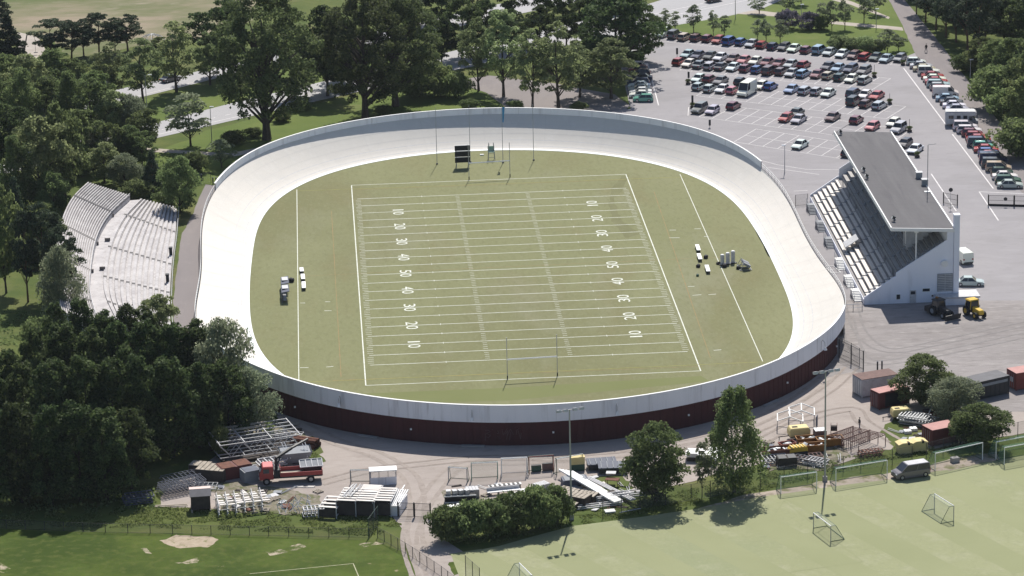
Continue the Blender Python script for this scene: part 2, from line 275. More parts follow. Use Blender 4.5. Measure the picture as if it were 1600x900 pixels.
for p, q in (((985, 30), (1180, -12)), ((985, 38), (1185, -3)), ((240, 212), (480, 158)), ((210, 152), (400, 104))): seg.append((p, q))
stripes('highway_lane_lines', seg, .22, .05, M['roadline'])
sheet('park_footpath', [(1150, 22), (1215, 26), (1300, 38), (1412, 48), (1410, 43), (1300, 33), (1215, 20), (1180, 16)], .045, M['footpath'], .25)
sheet('diagonal_footpath', [(1276, -6), (1330, 8), (1388, 30), (1390, 27), (1332, 3), (1296, -8)], .045, M['footpath'], .2)
sheet('track_footpath', [(228, 231), (300, 236), (360, 240), (420, 228), (420, 233), (360, 246), (300, 241), (228, 237)], .045, M['footpath'], .3)
sheet('bus_stop_path', [(700, 128), (760, 118), (850, 128), (960, 148), (985, 165), (960, 190), (850, 172), (790, 168), (760, 145)], .04, M['path'], .3)
M['weedy'] = mat('weedy_dirt', (.16, .15, .10), (.24, .21, .175), .7, .95, .1, layers=[((.09, .11, .04), .9, .48, .6, .8), ((.30, .265, .24), 1.6, .54, .66, .6)])
# paved and gravelled ground round the velodrome
sheet('car_park', [(925, 178), (985, 170), (960, 60), (1022, 52), (1415, 89), (1432, 82), (1470, 120), (1700, 395), (1700, 470), (1280, 470), (1200, 400), (1150, 300), (1000, 215)], .05, M['lot'], .15)
sheet('side_road', [(1382, -12), (1404, -12), (1472, 72), (1530, 150), (1605, 248), (1720, 390), (1680, 390), (1560, 262), (1432, 88), (1405, 30)], .055, M['path'], .2)
sheet('service_yard', [(1240, 380), (1300, 415), (1700, 440), (1700, 640), (1500, 645), (1420, 595), (1335, 580), (1290, 590), (1250, 560), (1290, 480)], .045, M['yard'], 1.0)
sheet('gravel_yard', [(400, 640), (330, 720), (262, 762), (250, 792), (340, 797), (420, 800), (520, 805), (612, 806), (632, 830), (660, 905), (790, 925), (745, 880), (705, 850), (675, 832), (680, 800), (770, 800), (900, 798), (1000, 772),
       (1080, 752), (1200, 722), (1300, 728), (1380, 702), (1440, 705), (1520, 690), (1700, 660), (1700, 600), (1420, 585), (1340, 560), (1250, 500), (900, 600), (500, 600)], .035, M['gravel'], .7)
sheet('stand_access_road', [(322, 288), (352, 292), (335, 370), (322, 470), (318, 560), (276, 560), (270, 470), (283, 372)], .04, M['path'], .3)
def ruts(name, pts, wd, gap, z, m):
    P = [G(*p) for p in pts]; L = [];
    for k in range(len(P) - 1):
        p0, p1, p2, p3 = P[max(k - 1, 0)], P[k], P[k + 1], P[min(k + 2, len(P) - 1)]
        for j in range(8):
            u = j / 8; L.append(.5 * ((2 * p1) + (p2 - p0) * u + (2 * p0 - 5 * p1 + 4 * p2 - p3) * u * u + (3 * p1 - p0 - 3 * p2 + p3) * u ** 3))
    L.append(P[-1]); b = MB()
    for s_ in (-1, 1):
        R = []
        for k, p in enumerate(L):
            t = (L[min(k + 1, len(L) - 1)] - L[max(k - 1, 0)]).normalized(); n = t.cross(Vector((0, 0, 1))); w_ = wd * (.6 + .5 * abs(noise.noise((p.x * .4, p.y * .4, s_)))); c = p + n * (s_ * gap / 2); R.append((c - n * w_, c + n * w_))
        for (a, b_), (c, d) in zip(R, R[1:]): b.quad(*[(v.x, v.y, z) for v in (a, c, d, b_)])
    tag(b.build(name, m, fix=False), kind='structure')
M['rutpale'] = mat('packed_pale_gravel', (.345, .302, .272), (.29, .252, .228), .8, .95, .1, layers=[((.25, .215, .19), 1.4, .5, .66, .7)]); M['rutgrey'] = mat('grey_tyre_tracks', (.215, .2, .197), (.262, .246, .242), .7, .95, .1)
M['rutdark'] = mat('damp_wheel_rut', (.25, .215, .192), (.285, .246, .222), .7, .95, .1, layers=[((.33, .29, .265), 1.1, .48, .62, .8)])
ruts('wheel_ruts', [(668, 905), (648, 838), (652, 790), (640, 745), (590, 712), (530, 692), (470, 664)], .5, 1.9, .052, M['rutpale'])
ruts('wheel_ruts', [(655, 900), (640, 840), (668, 780), (720, 728), (820, 722), (950, 712), (1060, 694), (1160, 668), (1240, 628), (1300, 585)], .45, 1.8, .054, M['rutpale'])
ruts('wheel_ruts', [(500, 755), (580, 735), (660, 725), (760, 716), (900, 716), (1040, 703), (1180, 672), (1290, 612), (1330, 575)], .3, 1.8, .056, M['rutdark'])
ruts('wheel_ruts', [(1190, 690), (1260, 655), (1330, 640), (1350, 660), (1400, 690)], .35, 1.8, .057, M['rutdark'])
ruts('wheel_ruts', [(1325, 500), (1335, 540), (1360, 565), (1430, 560), (1620, 520)], .3, 1.9, .06, M['rutgrey'])
ruts('wheel_ruts', [(1330, 470), (1345, 520), (1390, 548), (1470, 535), (1630, 500)], .28, 1.8, .062, M['rutgrey'])
for pts in ([(470, 686), (488, 682), (505, 706), (508, 722), (490, 726), (474, 716)], [(340, 665), (420, 655), (470, 665), (470, 700), (400, 728), (350, 725)], [(868, 770), (930, 765), (990, 762), (985, 800), (900, 806), (878, 800)], [(930, 745), (975, 742), (985, 765), (940, 762)], [(690, 765), (745, 770), (750, 800), (690, 800)], [(1195, 700), (1300, 690), (1330, 712), (1290, 732), (1200, 735)], [(1395, 650), (1450, 655), (1445, 690), (1400, 712), (1380, 690)], [(335, 752), (420, 760), (500, 770), (500, 805), (340, 800)]):
    sheet('weedy_ground', pts, .049, M['grass'] if pts[0][0] in (470, 868, 930, 1395) else M['weedy'], 1.4, 1.0)
M['sandy'] = mat('sandy_verge', (.40, .34, .29), (.33, .28, .235), .8, .95, .1, layers=[((.13, .14, .05), .5, .48, .6, .8), ((.24, .2, .165), 1.4, .52, .68, .6)])
# pitches
sheet('grass_pitch', [(-80, 826), (150, 832), (400, 838), (585, 845), (640, 868), (700, 925), (700, 1000), (-80, 1000)], .03, M['pitch'], .5)
for pts in ([(250, 845), (275, 838), (320, 837), (348, 845), (325, 857), (285, 858)], [(415, 863), (440, 857), (470, 850), (478, 856), (450, 866), (425, 870)], [(265, 882), (300, 875), (312, 871), (313, 878), (290, 882)],
            [(-20, 872), (6, 877), (12, 890), (-20, 894)], [(222, 858), (232, 858), (238, 866), (228, 865)], [(560, 850), (590, 846), (602, 850), (575, 855)], [(700, 880), (722, 879), (728, 895), (708, 898)]):
    sheet('bare_patch', pts, .036, M['bare'] if pts[0][0] == 250 else (M['pitch'] if pts[0][0] == 700 else M['thinbare']), .9, .6)
stripes('grass_pitch_lines', [((390, 897), (552, 881)), ((552, 881), (562, 905))], .12, .045, M['linefaint'])
sheet('sandy_edge', [(890, 826), (1075, 800), (1190, 768), (1330, 746), (1400, 738), (1460, 724), (1560, 706), (1560, 735), (1320, 770), (900, 835)], .037, M['sandy'], .8, 1.5)
sheet('training_pitch', [(705, 868), (780, 853), (895, 822), (1080, 797), (1200, 775), (1320, 758), (1455, 742), (1545, 722), (1720, 690), (1720, 1050), (760, 1000)], .04, M['train'], .2)
for k, x in enumerate(range(760, 1800, 104)):
    sheet('brushed_band', [(x - 60, 856 - (x - 820) * .17), (x - 8, 848 - (x - 820) * .17), (x + 252, 985 - (x - 820) * .17), (x + 200, 993 - (x - 820) * .17)], .046, M['train2'])
stripes('training_pitch_lines', [((1200, 820), (1225, 783)), ((1225, 783), (1348, 878)), ((1060, 920), (1348, 878))], .1, .052, M['train2'])

# ------------------------------------------------------------------ velodrome plan (fitted to the photograph's inner and outer edges)
CX, CY = 0.65, 1.0
WI = [0.0182203, 0.00532445, 0.000354622, -0.000140109, 3.99388e-05, -4.28348e-05, 0.000141895, 9.18738e-05]
WO = [0.01571617, 0.004161569, 0.000441374, 1.90619e-06, 7.26857e-05, 1.07366e-05, 0.000335106, 8.4517e-05]
def plan(w_, th):
    c = [1] + [math.cos(2 * k * th) for k in (1, 2, 3)] + [math.sin(2 * k * th) for k in (1, 2)] + [math.cos(th), math.sin(th)]
    r = 1 / sum(a * b_ for a, b_ in zip(w_, c)); return Vector((CX + r * math.cos(th), CY + r * math.sin(th), 0))
def rim(y):
    t = min(1, max(0, (abs(y - 1) - 5) / 62)); t = t * t * (3 - 2 * t); return 1.7 + 3.05 * t
NT = 240
TH = [2 * math.pi * i / NT for i in range(NT)]
PI_ = [plan(WI, t) for t in TH]; PO = [plan(WO, t) for t in TH]
sheet('football_turf', [p for p in PI_], .05, M['turf'], world=True)
velo = thing('velodrome', 'oval banked cycling track of pale concrete with a white outer wall', 'velodrome', (CX, CY, 0))
def ring(fr_z, mname, name, closed=True, rng=range(NT), smooth=True, parent=velo):
    """Sweep a cross-section: fr_z(i) gives [(fraction inner->outer, z), ...] at station i."""
    b = MB(); rows = []
    for i in rng:
        a, o_ = PI_[i % NT], PO[i % NT]; rows.append([(a.x + (o_.x - a.x) * f - CX, a.y + (o_.y - a.y) * f - CY, z) for f, z in fr_z(i % NT)])
    k = len(rows[0]); vs = [p for r in rows for p in r]; n = len(rows); fs = []
    for i in range(n if closed else n - 1):
        j = (i + 1) % n
        for m_ in range(k - 1): fs.append((i * k + m_, i * k + m_ + 1, j * k + m_ + 1, j * k + m_))
    b.add(vs, fs); return b.build(name, M[mname], parent, smooth=smooth, fix=False)
def bank(i):
    z = rim(PO[i].y); q = []
    for f in (.115, .2, .3, .42, .55, .68, .8, .9, 1.0): q.append((f, .10 + (z - .10) * ((f - .115) / .885) ** 1.32))
    return q
ring(bank, 'conc', 'banked_track')
ring(lambda i: [(0, .0), (0.001, .09), (.115, .10)], 'strip', 'inner_safety_strip', smooth=False)
for f0, wd, mm in ((.15, .014, 'pale'), (.21, .014, 'pale'), (.39, .010, 'pale')):
    ring(lambda i: [(f, .012 + .10 + (rim(PO[i].y) - .10) * ((f - .115) / .885) ** 1.32) for f in (f0, f0 + wd)], mm, 'track_line', smooth=False)
PAR = [i for i in range(NT) if abs(PO[i].y - CY) > 41]
runs = [[i for i in PAR if PO[i].y > 0], [i for i in PAR if PO[i].y < 0]]
for rn in runs:
    H = 1.1
    ring(lambda i: [(1.001, rim(PO[i].y) - .3), (1.002, rim(PO[i].y) + H), (1.03, rim(PO[i].y) + H), (1.031, 0.0)] if rn[0] and PO[rn[0]].y > 0 else [(1.001, rim(PO[i].y) - .3), (1.002, rim(PO[i].y) + H), (1.03, rim(PO[i].y) + H)], 'wallpaint', 'parapet', closed=False, rng=rn, smooth=False)
    ring(lambda i: [(1.0, rim(PO[i].y) + H + .02), (1.0, rim(PO[i].y) + H + .07), (1.036, rim(PO[i].y) + H + .07), (1.036, rim(PO[i].y) + H + .02)], 'cap', 'coping', closed=False, rng=rn, smooth=False)
# outside of the near bend: white wall over red boards
nr = runs[1]
b = MB()      # cast panels: thin joints across and along the track
def trackpt(th, f):
    a, o_ = plan(WI, th), plan(WO, th); z = .113 + (rim(o_.y) - .10) * (max(0, f - .115) / .885) ** 1.32
    p = a.lerp(o_, f); return (p.x - CX, p.y - CY, z)
FS = [.12, .2, .3, .42, .55, .68, .8, .9, .99]
for k in range(44):
    th = 2 * math.pi * k / 44; dt = .03 / plan(WI, th).length
    for f0, f1 in zip(FS, FS[1:]): b.quad(trackpt(th - dt, f0), trackpt(th - dt, f1), trackpt(th + dt, f1), trackpt(th + dt, f0))
for f in (.33, .56, .78):
    for k in range(NT): b.quad(trackpt(TH[k], f), trackpt(TH[k], f + .006), trackpt(2 * math.pi * (k + 1) / NT, f + .006), trackpt(2 * math.pi * (k + 1) / NT, f))
b.build('panel_joints', mat('joint_filler', (.575, .556, .526)), velo, fix=False)
def wz(i):      # underside of the white band: it drops to the ground at both ends of the boards
    return max(0.0, rim(PO[i].y) - 1.35)
ring(lambda i: [(1.03, rim(PO[i].y) + 1.1), (1.032, wz(i))], 'wallpaint', 'outer_wall', closed=False, rng=nr, smooth=False)
RB = [i for i in nr if PO[i].x < 45.2]
b = MB(); rows = []
for i in RB:
    for s_ in (0, .5):
        t = 2 * math.pi * (i + s_) / NT; p = plan(WI, t); q = plan(WO, t); rows.append((p.lerp(q, 1.018), wz(i)))
vs = []; fs = []
for k, (p, z) in enumerate(rows):
    q = p
    vs += [(q.x - CX, q.y - CY, 0), (q.x - CX, q.y - CY, z + .05)]
for k in range(len(rows) - 1): fs.append((2 * k, 2 * k + 2, 2 * k + 3, 2 * k + 1))
b.add(vs, fs); b.build('timber_cladding', M['redwood'], velo, fix=False)
b = MB()      # upright battens of the cladding
for k in range(0, len(rows)):
    p, z = rows[k]; b.box(p.x - CX - .03, p.x - CX + .03, p.y - CY - .04, p.y - CY + .02, 0, z)
    if k + 1 < len(rows):
        pass
b.build('cladding_battens', M['redwood'], velo, fix=False)
b = MB()      # sweepings and planks at the foot of the wall
ring(lambda i: [(1.0, 0.0), (1.012, rim(PO[i].y))], 'stone', 'straight_edge_wall', closed=False, rng=[i % NT for i in range(runs[1][-1], runs[0][0] + NT + 1)], smooth=False)
ring(lambda i: [(1.0, 0.0), (1.012, rim(PO[i].y))], 'stone', 'straight_edge_wall', closed=False, rng=range(runs[0][-1], runs[1][0] + 1), smooth=False)
for r0 in (range(runs[0][-1], runs[1][0] + 1), [i % NT for i in range(runs[1][-1], runs[0][0] + NT + 1)]):
    b = MB(); L = [PI_[i].lerp(PO[i], 1.02) - Vector((CX, CY, 0)) + Vector((0, 0, rim(PO[i].y))) for i in r0]
    for p, q in zip(L, L[1:]):
        for h in (.45, .85): b.bar(p + Vector((0, 0, h)), q + Vector((0, 0, h)), .035, n=4)
        b.bar(p + Vector((0, 0, -.2)), p + Vector((0, 0, .87)), .04, n=4)
    b.build('railing', M['white'], velo, fix=False)
for px in (527, 746, 974, 1281):      # curved lamp brackets on the near wall
    i = min(nr, key=lambda k: abs(PJ(PI_[k].lerp(PO[k], 1.05) + Vector((0, 0, 4)))[0] - px))
    p = PI_[i].lerp(PO[i], 1.05); d = (PO[i] - PI_[i]).normalized(); z = rim(PO[i].y) - .2
    b = MB(); c = p - Vector((CX, CY, 0)); pts = [c + Vector((0, 0, z - .9)) + d * .0, c + Vector((0, 0, z + .5)) + d * .05, c + Vector((0, 0, z + .85)) + d * .35, c + Vector((0, 0, z + .55)) + d * .75, c + Vector((0, 0, z - .2)) + d * .85]
    b.poly(pts, .045); o = b.build('wall_lamp_bracket', M['steel'], velo)
    b = MB(); e = pts[-1]; b.bar(e + Vector((0, 0, .1)), e - Vector((0, 0, .35)), .12, .3, 8); b.build('lamp_shade', M['lamp'], o)
for k in range(7):
    i = nr[6 + k * (len(nr) - 12) // 6]; p = PI_[i].lerp(PO[i], 1.045) - Vector((CX, CY, 0)); b = MB(); b.cbox((p.x, p.y, wz(i) * .55), (.25, .2, .22)); b.build('bulkhead_lamp', M['lamp'], velo)
# faint chalked scrawl on the red boards (strokes surveyed from the photograph) and slabs along its foot
b = MB()
for st in ([(375, 300), (440, 290), (480, 330), (400, 360), (490, 400), (440, 450), (385, 430)], [(375, 350), (380, 520)], [(515, 280), (620, 272)], [(560, 290), (545, 520)], [(630, 300), (660, 350), (600, 380), (690, 480)], [(610, 290), (600, 440)], [(725, 270), (750, 400), (840, 255)],
           [(790, 380), (850, 300), (820, 500)], [(830, 420), (900, 270), (965, 390)], [(880, 500), (905, 330)], [(1020, 390), (1030, 290), (1085, 260)], [(1060, 300), (1110, 480), (1125, 350)]):
    pts = []
    for zx, zy in st:
        px, py = 730 + zx / 13.33, 650 + zy / 13.33; i = min(nr, key=lambda k: abs(PJ(PI_[k].lerp(PO[k], 1.03))[0] - px)); y = PI_[i].lerp(PO[i], 1.0).y - .22
        d = RM @ Vector(((px - 800) / FPX, (450 - py) / FPX, -1.0)); q = CAM_LOC + d * ((y - CAM_LOC.y) / d.y); pts.append((q.x - CX, y - CY, q.z))
    b.poly(pts, .045, 4)
b.build('scrawl_lettering', mat('chalky_red_scrawl', (0.125, 0.075, 0.078)), velo)
for k in (9, 14, 19, 26, 33):
    i = nr[k * len(nr) // 44]; p = PI_[i].lerp(PO[i], 1.09); d = PO[(i + 1) % NT] - PO[i]; b = MB(); b.cbox((0, 0, .12), (3.2, .5, .2)); o = b.build('kerb_slab', M['stone'], velo); o.location = (p.x - CX, p.y - CY, .03); o.rotation_euler.z = math.atan2(d.y, d.x)

# ------------------------------------------------------------------ football markings
YD = 0.9144; FW, FL = 53.333 * YD, 120 * YD
def fx(u): return u * YD - FW / 2            # yards from the left sideline
def fy(v): return v * YD - FL / 2            # yards from the near end line
b = MB(); ZL = .062
def ln(x0, y0, x1, y1, wd):
    a, c = Vector((x0, y0, ZL)), Vector((x1, y1, ZL)); n = (c - a).normalized().cross(Vector((0, 0, 1))) * wd / 2; b.quad(a - n, c - n, c + n, a + n)
for u in (0, 53.333): ln(fx(u), fy(0), fx(u), fy(120), .17)
for v in (0, 120): ln(fx(0), fy(v), fx(53.333), fy(v), .16)
tag(b.build('side_lines', M['line'], fix=False), kind='structure')
b = MB()
for v in range(10, 111, 5): ln(fx(.9), fy(v), fx(52.4), fy(v), .16)
tag(b.build('yard_lines', M['line'], fix=False), kind='structure')
b = MB()
for v in range(11, 110):
    if v % 5 == 0: continue
    for u in (.6, 51.7): ln(fx(u), fy(v), fx(u + 1.0), fy(v), .10)
    for u in (19.6, 33.0): ln(fx(u), fy(v), fx(u + .75), fy(v), .10)
for v in range(10, 111, 5):
    for u in (13.2, 40.2): ln(fx(u), fy(v) - .35, fx(u), fy(v) + .35, .12)
tag(b.build('hash_marks', M['line'], fix=False), kind='structure')
def glyph(ch):
    c = D.curves.new('digit', 'FONT'); c.body = ch; c.size = 1; c.align_x = 'CENTER'; c.align_y = 'CENTER'; o = D.objects.new('digit', c); COL.objects.link(o)
    dg = bpy.context.evaluated_depsgraph_get(); me = D.meshes.new_from_object(o.evaluated_get(dg)); D.objects.remove(o); return me
GL = {ch: glyph(ch) for ch in '012345'}
dp = tag(D.objects.new('yard_numbers', None), kind='structure'); COL.objects.link(dp)
for side in (0, 1):
    for k, n in enumerate((10, 20, 30, 40, 50, 40, 30, 20, 10)):
        v = 20 + 10 * k
        for pos, ch in enumerate(str(n)):
            me = GL[ch].copy(); me.materials.clear(); me.materials.append(M['line']); vs = np.array([q.co[:] for q in me.vertices]); vs -= (vs.max(0) + vs.min(0)) / 2
            hgt = vs[:, 1].max() - vs[:, 1].min(); wid = vs[:, 0].max() - vs[:, 0].min()
            for q, c in zip(me.vertices, vs): q.co = (c[0] / max(wid, .3) * 1.55, c[1] / hgt * 1.85, 0)
            o = D.objects.new('yard_digit', me); COL.objects.link(o); o.parent = dp
            s_ = 1 if side == 0 else -1      # left column is read from the left sideline
            o.location = (fx(8.4 if side == 0 else 44.95), fy(v) + s_ * (1.02 if pos == 0 else -1.02), ZL + .006); o.rotation_euler = (0, 0, R_(-90 if side == 0 else 90))
b = MB()      # soccer lines
for x in (-34.05, 33.9): ln(x, -51.8, x, 53.5, .12)
tag(b.build('soccer_touch_lines', M['line'], fix=False), kind='structure')
b = MB()
for x0, x1, px in ((0, 0, 0),): pass
for (p, q) in (((469, 474), (477, 474)), ((508, 472), (516, 472)), ((507, 486), (518, 486)), ((469, 575), (482, 575)), ((510, 574), (521, 573)), ((1046, 360), (1056, 360)), ((1085, 358), (1095, 358)), ((1046, 372), (1062, 372)), ((1100, 370), (1107, 370)), ((1082, 462), (1096, 461)), ((1107, 461), (1119, 460)), ((1115, 548), (1127, 547)), ((1075, 448), (1085, 448))):
    a, c = G(*p), G(*q); ln(a.x, a.y, c.x, c.y, .16)
tag(b.build('soccer_dashes', M['line'], fix=False), kind='structure')
b = MB()
for (p, q) in (((460, 299), (1070, 277)), ((470, 598), (1192, 566))):
    a, c = G(*p), G(*q); ln(a.x, a.y, c.x, c.y, .13)
tag(b.build('goal_lines', M['lineyel'], fix=False), kind='structure')
b = MB()
for (p, q) in (((518, 330), (533, 590)), ((1022, 300), (1110, 560)), ((470, 432), (1130, 402)), ((556, 297), (985, 281)), ((520, 595), (1120, 572))):
    a, c = G(*p), G(*q); ln(a.x, a.y, c.x, c.y, .12)
o = tag(b.build('old_lines', M['linered'], fix=False), kind='structure'); o.location.z = -.004
sheet('brushed_turf_band', [(590, 632), (800, 626), (1108, 596), (1096, 588), (800, 606), (560, 616)], .055, M['turf_mow'], .1)
sheet('damp_mark', [(960, 310), (975, 292), (983, 275), (972, 276), (955, 296), (951, 325), (958, 350), (978, 372), (998, 366), (975, 348), (963, 330)], .056, M['turf_dark'], .6, 1.0)

# ================================================================== GRANDSTAND
gs = thing('grandstand', 'white grandstand with a flat grey roof over rows of pale benches', 'grandstand', (53.25, -26.7, 0), R_(-0.75))
GL_ = 59.4
lower = [(0.35 + .75 * k, 1.0 + .5 * k) for k in range(6)]              # (tread start, level)
upper = [(5.35 + .82 * k, 4.5 + .56 * k) for k in range(9)]
prof = [(0, 0), (0, 1.0)]
for x, z in lower: prof += [(x, prof[-1][1]), (x, z)]
prof += [(4.55, prof[-1][1]), (4.55, 4.0), (5.35, 4.0)]
for x, z in upper: prof += [(x, prof[-1][1]), (x, z)]
prof += [(12.75, prof[-1][1]), (12.75, 0)]
q = []
for p in prof:
    if not q or (abs(p[0] - q[-1][0]) + abs(p[1] - q[-1][1]) > 1e-4): q.append(p)
b = MB(); b.prism(q, .25, GL_ - .25); b.build('seating_tiers', M['stone'], gs)
AIS = [2.0, 9.2, 16.6, 24.0, 31.4, 38.8, 46.2, 53.6]
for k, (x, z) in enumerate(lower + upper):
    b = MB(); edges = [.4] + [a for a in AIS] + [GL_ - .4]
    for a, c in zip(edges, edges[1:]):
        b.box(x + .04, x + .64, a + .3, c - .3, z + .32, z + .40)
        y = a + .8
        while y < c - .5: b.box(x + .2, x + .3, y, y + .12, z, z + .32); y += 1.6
    b.build('bench_row', M['bench' if k < 6 else 'benchshade'], gs, fix=False)
b = MB()
for s in (0, 1):
    y0, y1 = (0, .25) if s == 0 else (GL_ - .25, GL_)
    b.prism([(-.05, 0), (-.05, 1.25), (4.6, 4.35), (4.85, 4.35), (4.85, 4.95), (12.7, 10.0), (12.7, 11.3), (13.7, 11.3), (13.7, 0)], y0, y1)
    b.build('end_wall', M['standwall'], gs); b = MB()
b = MB(); b.prism([(4.9, 5.0), (12.5, 9.9), (12.5, 10.6), (4.9, 5.7)], GL_ - .20, GL_ - .02); b.build('windbreak', M['standwall'], gs)
b = MB(); b.box(12.76, 13.7, .26, GL_ - .26, 0, 11.3); b.box(-.12, 0, .0, GL_, 0, .9); b.build('back_wall', M['standwall'], gs)
b = MB(); b.prism([(4.05, 11.8), (4.05, 12.25), (13.75, 11.75), (13.75, 11.3)], -.05, GL_ + .05); rf = b.build('roof', M['rooffelt'], gs)
b = MB(); b.prism([(3.95, 11.72), (3.95, 12.33), (4.12, 12.33), (4.12, 11.72)], -.1, GL_ + .1); b.prism([(13.72, 11.2), (13.72, 11.86), (13.95, 11.86), (13.95, 11.2)], -.1, GL_ + .1)
b.prism([(4.1, 11.76), (4.1, 12.26), (13.74, 11.78), (13.74, 11.28)], -.22, -.06); b.build('fascia', M['white'], rf)
b = MB()
for y in np.arange(1.4, GL_, 2.0): b.box(4.3, 13.6, y, y + .03, 0, .012)
for v in range(len(b.v)):
    x, y, z = b.v[v]; b.v[v] = (x, y, z + 12.245 - (x - 4.05) * .0515)
b.build('roof_seam', mat('felt_seam', (0.14, 0.14, 0.145)), rf)
b = MB(); b.box(13.75, 14.6, -.12, .9, 0, 13.8); b.box(13.7, 14.66, -.18, .96, 13.8, 13.95); b.build('chimney', M['standwall'], gs)
for y in (.6, 10, 20, 30, 40, 50, GL_ - .6):
    b = MB(); b.bar((8.0, y, 6.2), (8.0, y, 11.75), .11, n=8); b.box(7.7, 8.3, y - .3, y + .3, 11.2, 11.75); b.build('column', M['white'], gs)
b = MB()
for y in AIS:
    b = MB()
    for x, z in ((4.7, 4.0),):
        for d in (-.5, .5): b.bar((x, y + d, z), (x, y + d, z + .95), .035, n=4)
        b.bar((x, y - .5, z + .95), (x, y + .5, z + .95), .03, n=4)
    b.build('aisle_hoop', M['dark'], gs)
for a, c in zip(AIS, AIS[1:]):
    b = MB(); b.bar((4.62, a + .9, 4.55), (4.62, c - .9, 4.55), .03, n=4)
    for y in np.linspace(a + .9, c - .9, 5): b.bar((4.62, y, 4.0), (4.62, y, 4.55), .025, n=4)
    b.build('guard_rail', M['pale'], gs)
for y in AIS:
    for run in (lower, upper):
        pr = [(run[0][0] - .02, run[0][1] - .1)]
        for k, (x, z) in enumerate(run): pr += [(x - .02, z + .24), (x + .34, z + .24)]
        pr += [(run[-1][0] + .34, run[-1][1] - .1)]; b = MB(); b.prism(pr, y - .28, y + .28); b.build('aisle_stair', M['grey'], gs)
for y0 in (27.5, 8.0, 45.0):     # stairwells that open in the upper tier
    b = MB(); b.box(7.7, 11.8, y0, y0 + .18, 6.2, 9.4); b.box(7.7, 11.8, y0 + 2.4, y0 + 2.58, 6.2, 9.4); b.box(11.62, 11.8, y0 + .19, y0 + 2.39, 6.2, 9.4); o = b.build('stairwell_wall', M['pale'], gs)
    b = MB(); b.box(7.9, 11.5, y0 + .3, y0 + 2.3, 8.82, 8.86); b.build('stairwell_opening', M['black'], o)
for k, y in enumerate((4.2, 11.5, 21.0, 33.0, 42.8, 53.5)):      # flights down from the front walkway
    b = MB(); b.box(-1.35, -.14, y, y + 1.5, .0, 1.0)
    for s in range(6): b.box(-1.35, -.14, y - .42 * (s + 1), y - .42 * s - .06, 0, .88 - .14 * s)
    st = b.build('front_stair', M['white' if k < 3 else 'grey'], gs)
    b = MB()
    for s in range(6): b.box(-1.36, -.13, y - .42 * s - .06, y - .42 * s + .02, 0, .88 - .14 * s - .02)
    b.box(-1.37, -1.35, y - 2.4, y + 1.4, 0, .12); b.build('step_gap', M['dark'], st)
    b = MB()
    for x in (-1.33,):
        b.poly([(x, y + 1.45, 1.0), (x, y + 1.45, 1.95), (x, y + .1, 1.95), (x, y - 2.5, 1.0), (x, y - 2.5, .05)], .035)
        b.bar((x, y + .1, 1.0), (x, y + .1, 1.95), .03); b.bar((x, y + 1.45, 1.5), (x, y + .1, 1.5), .025)
    b.build('stair_rail', M['steel'], st)
b = MB(); b.cbox((1.6, 24.6, 3.05), (2.5, 3.0, .12), ry=R_(-33))
for d in (-1.2, 0, 1.2):
    b.bar((.7, 24.6 + d, 1.5), (.7, 24.6 + d, 2.6), .04); b.bar((2.5, 24.6 + d, 2.6), (2.5, 24.6 + d, 3.7), .04)
b.build('camera_platform', M['pale'], gs)
# openings of the end wall (near side)
b = MB(); b.box(7.0, 8.0, -.07, -.01, 0.02, 2.1); dr = b.build('door', M['pale'], gs); b = MB(); b.box(7.15, 7.85, -.10, -.075, 1.45, 1.95); b.build('door_window', M['glass'], dr); b = MB(); b.bar((7.1, -.12, 1.0), (7.25, -.12, 1.0), .03); b.build('handle', M['dark'], dr)
for x0, x1, z0, z1 in ((4.95, 5.5, .75, 1.5), (9.0, 10.1, 1.85, 2.3), (10.4, 10.7, .95, 1.25)):
    b = MB(); b.box(x0, x1, -.06, -.01, z0, z1); wn = b.build('window', M['glass'], gs); b = MB()
    for (a, c, e, f) in ((x0 - .06, x1 + .06, z1, z1 + .06), (x0 - .06, x1 + .06, z0 - .06, z0), (x0 - .06, x0, z0, z1), (x1, x1 + .06, z0, z1)): b.box(a, c, -.09, -.012, e, f)
    b.build('frame', M['white'], wn)
b = MB(); b.box(11.25, 13.65, -.08, -.01, 1.75, 4.6); lv = b.build('louvred_grille', M['grey'], gs); b = MB()
for z in np.arange(1.85, 4.55, .28): b.box(11.3, 13.6, -.14, -.082, z, z + .1)
b.box(12.4, 12.5, -.16, -.141, 1.75, 4.6); b.build('slats', M['pale'], lv)
b = MB(); b.bar((12.3, -.02, 6.3), (12.3, -.55, 6.3), .5, .5, 12); b.build('round_vent', M['white'], gs); 
b = MB(); b.box(11.1, 17.4, -1.9, -.2, 0, 1.15); b.box(14.66, 17.4, -.2, 1.2, 0, 1.15); b.build('annex', M['standwall'], gs); b = MB(); b.box(10.9, 17.6, -2.1, -.19, 1.15, 1.4); b.box(14.67, 17.6, -.19, 1.4, 1.15, 1.4); b.build('annex_roof', M['pale'], gs)
def roof_z(x): return 12.25 - (x - 4.05) * .0515
for px, py in ((1311, 210), (1347, 268), (1352, 279), (1394, 345)):
    p = gs.matrix_basis.inverted() @ G(px, py, 12.3); x, y = p.x + .35, p.y; z = roof_z(x); b = MB(); b.bar((x, y, z), (x, y, z + .5), .05); b.cbox((x - .1, y, z + .65), (.45, .6, .4), ry=.5); f = b.build('floodlight', M['dark'], gs)
    b = MB(); b.cbox((x - .35, y, z + .62), (.08, .5, .34), ry=.5); b.build('lamp_glass', M['lamp'], f); b = MB(); b.box(x - .1, x + .3, y + .5, y + .8, z, z + .3); b.build('ballast_box', M['pale'], f)
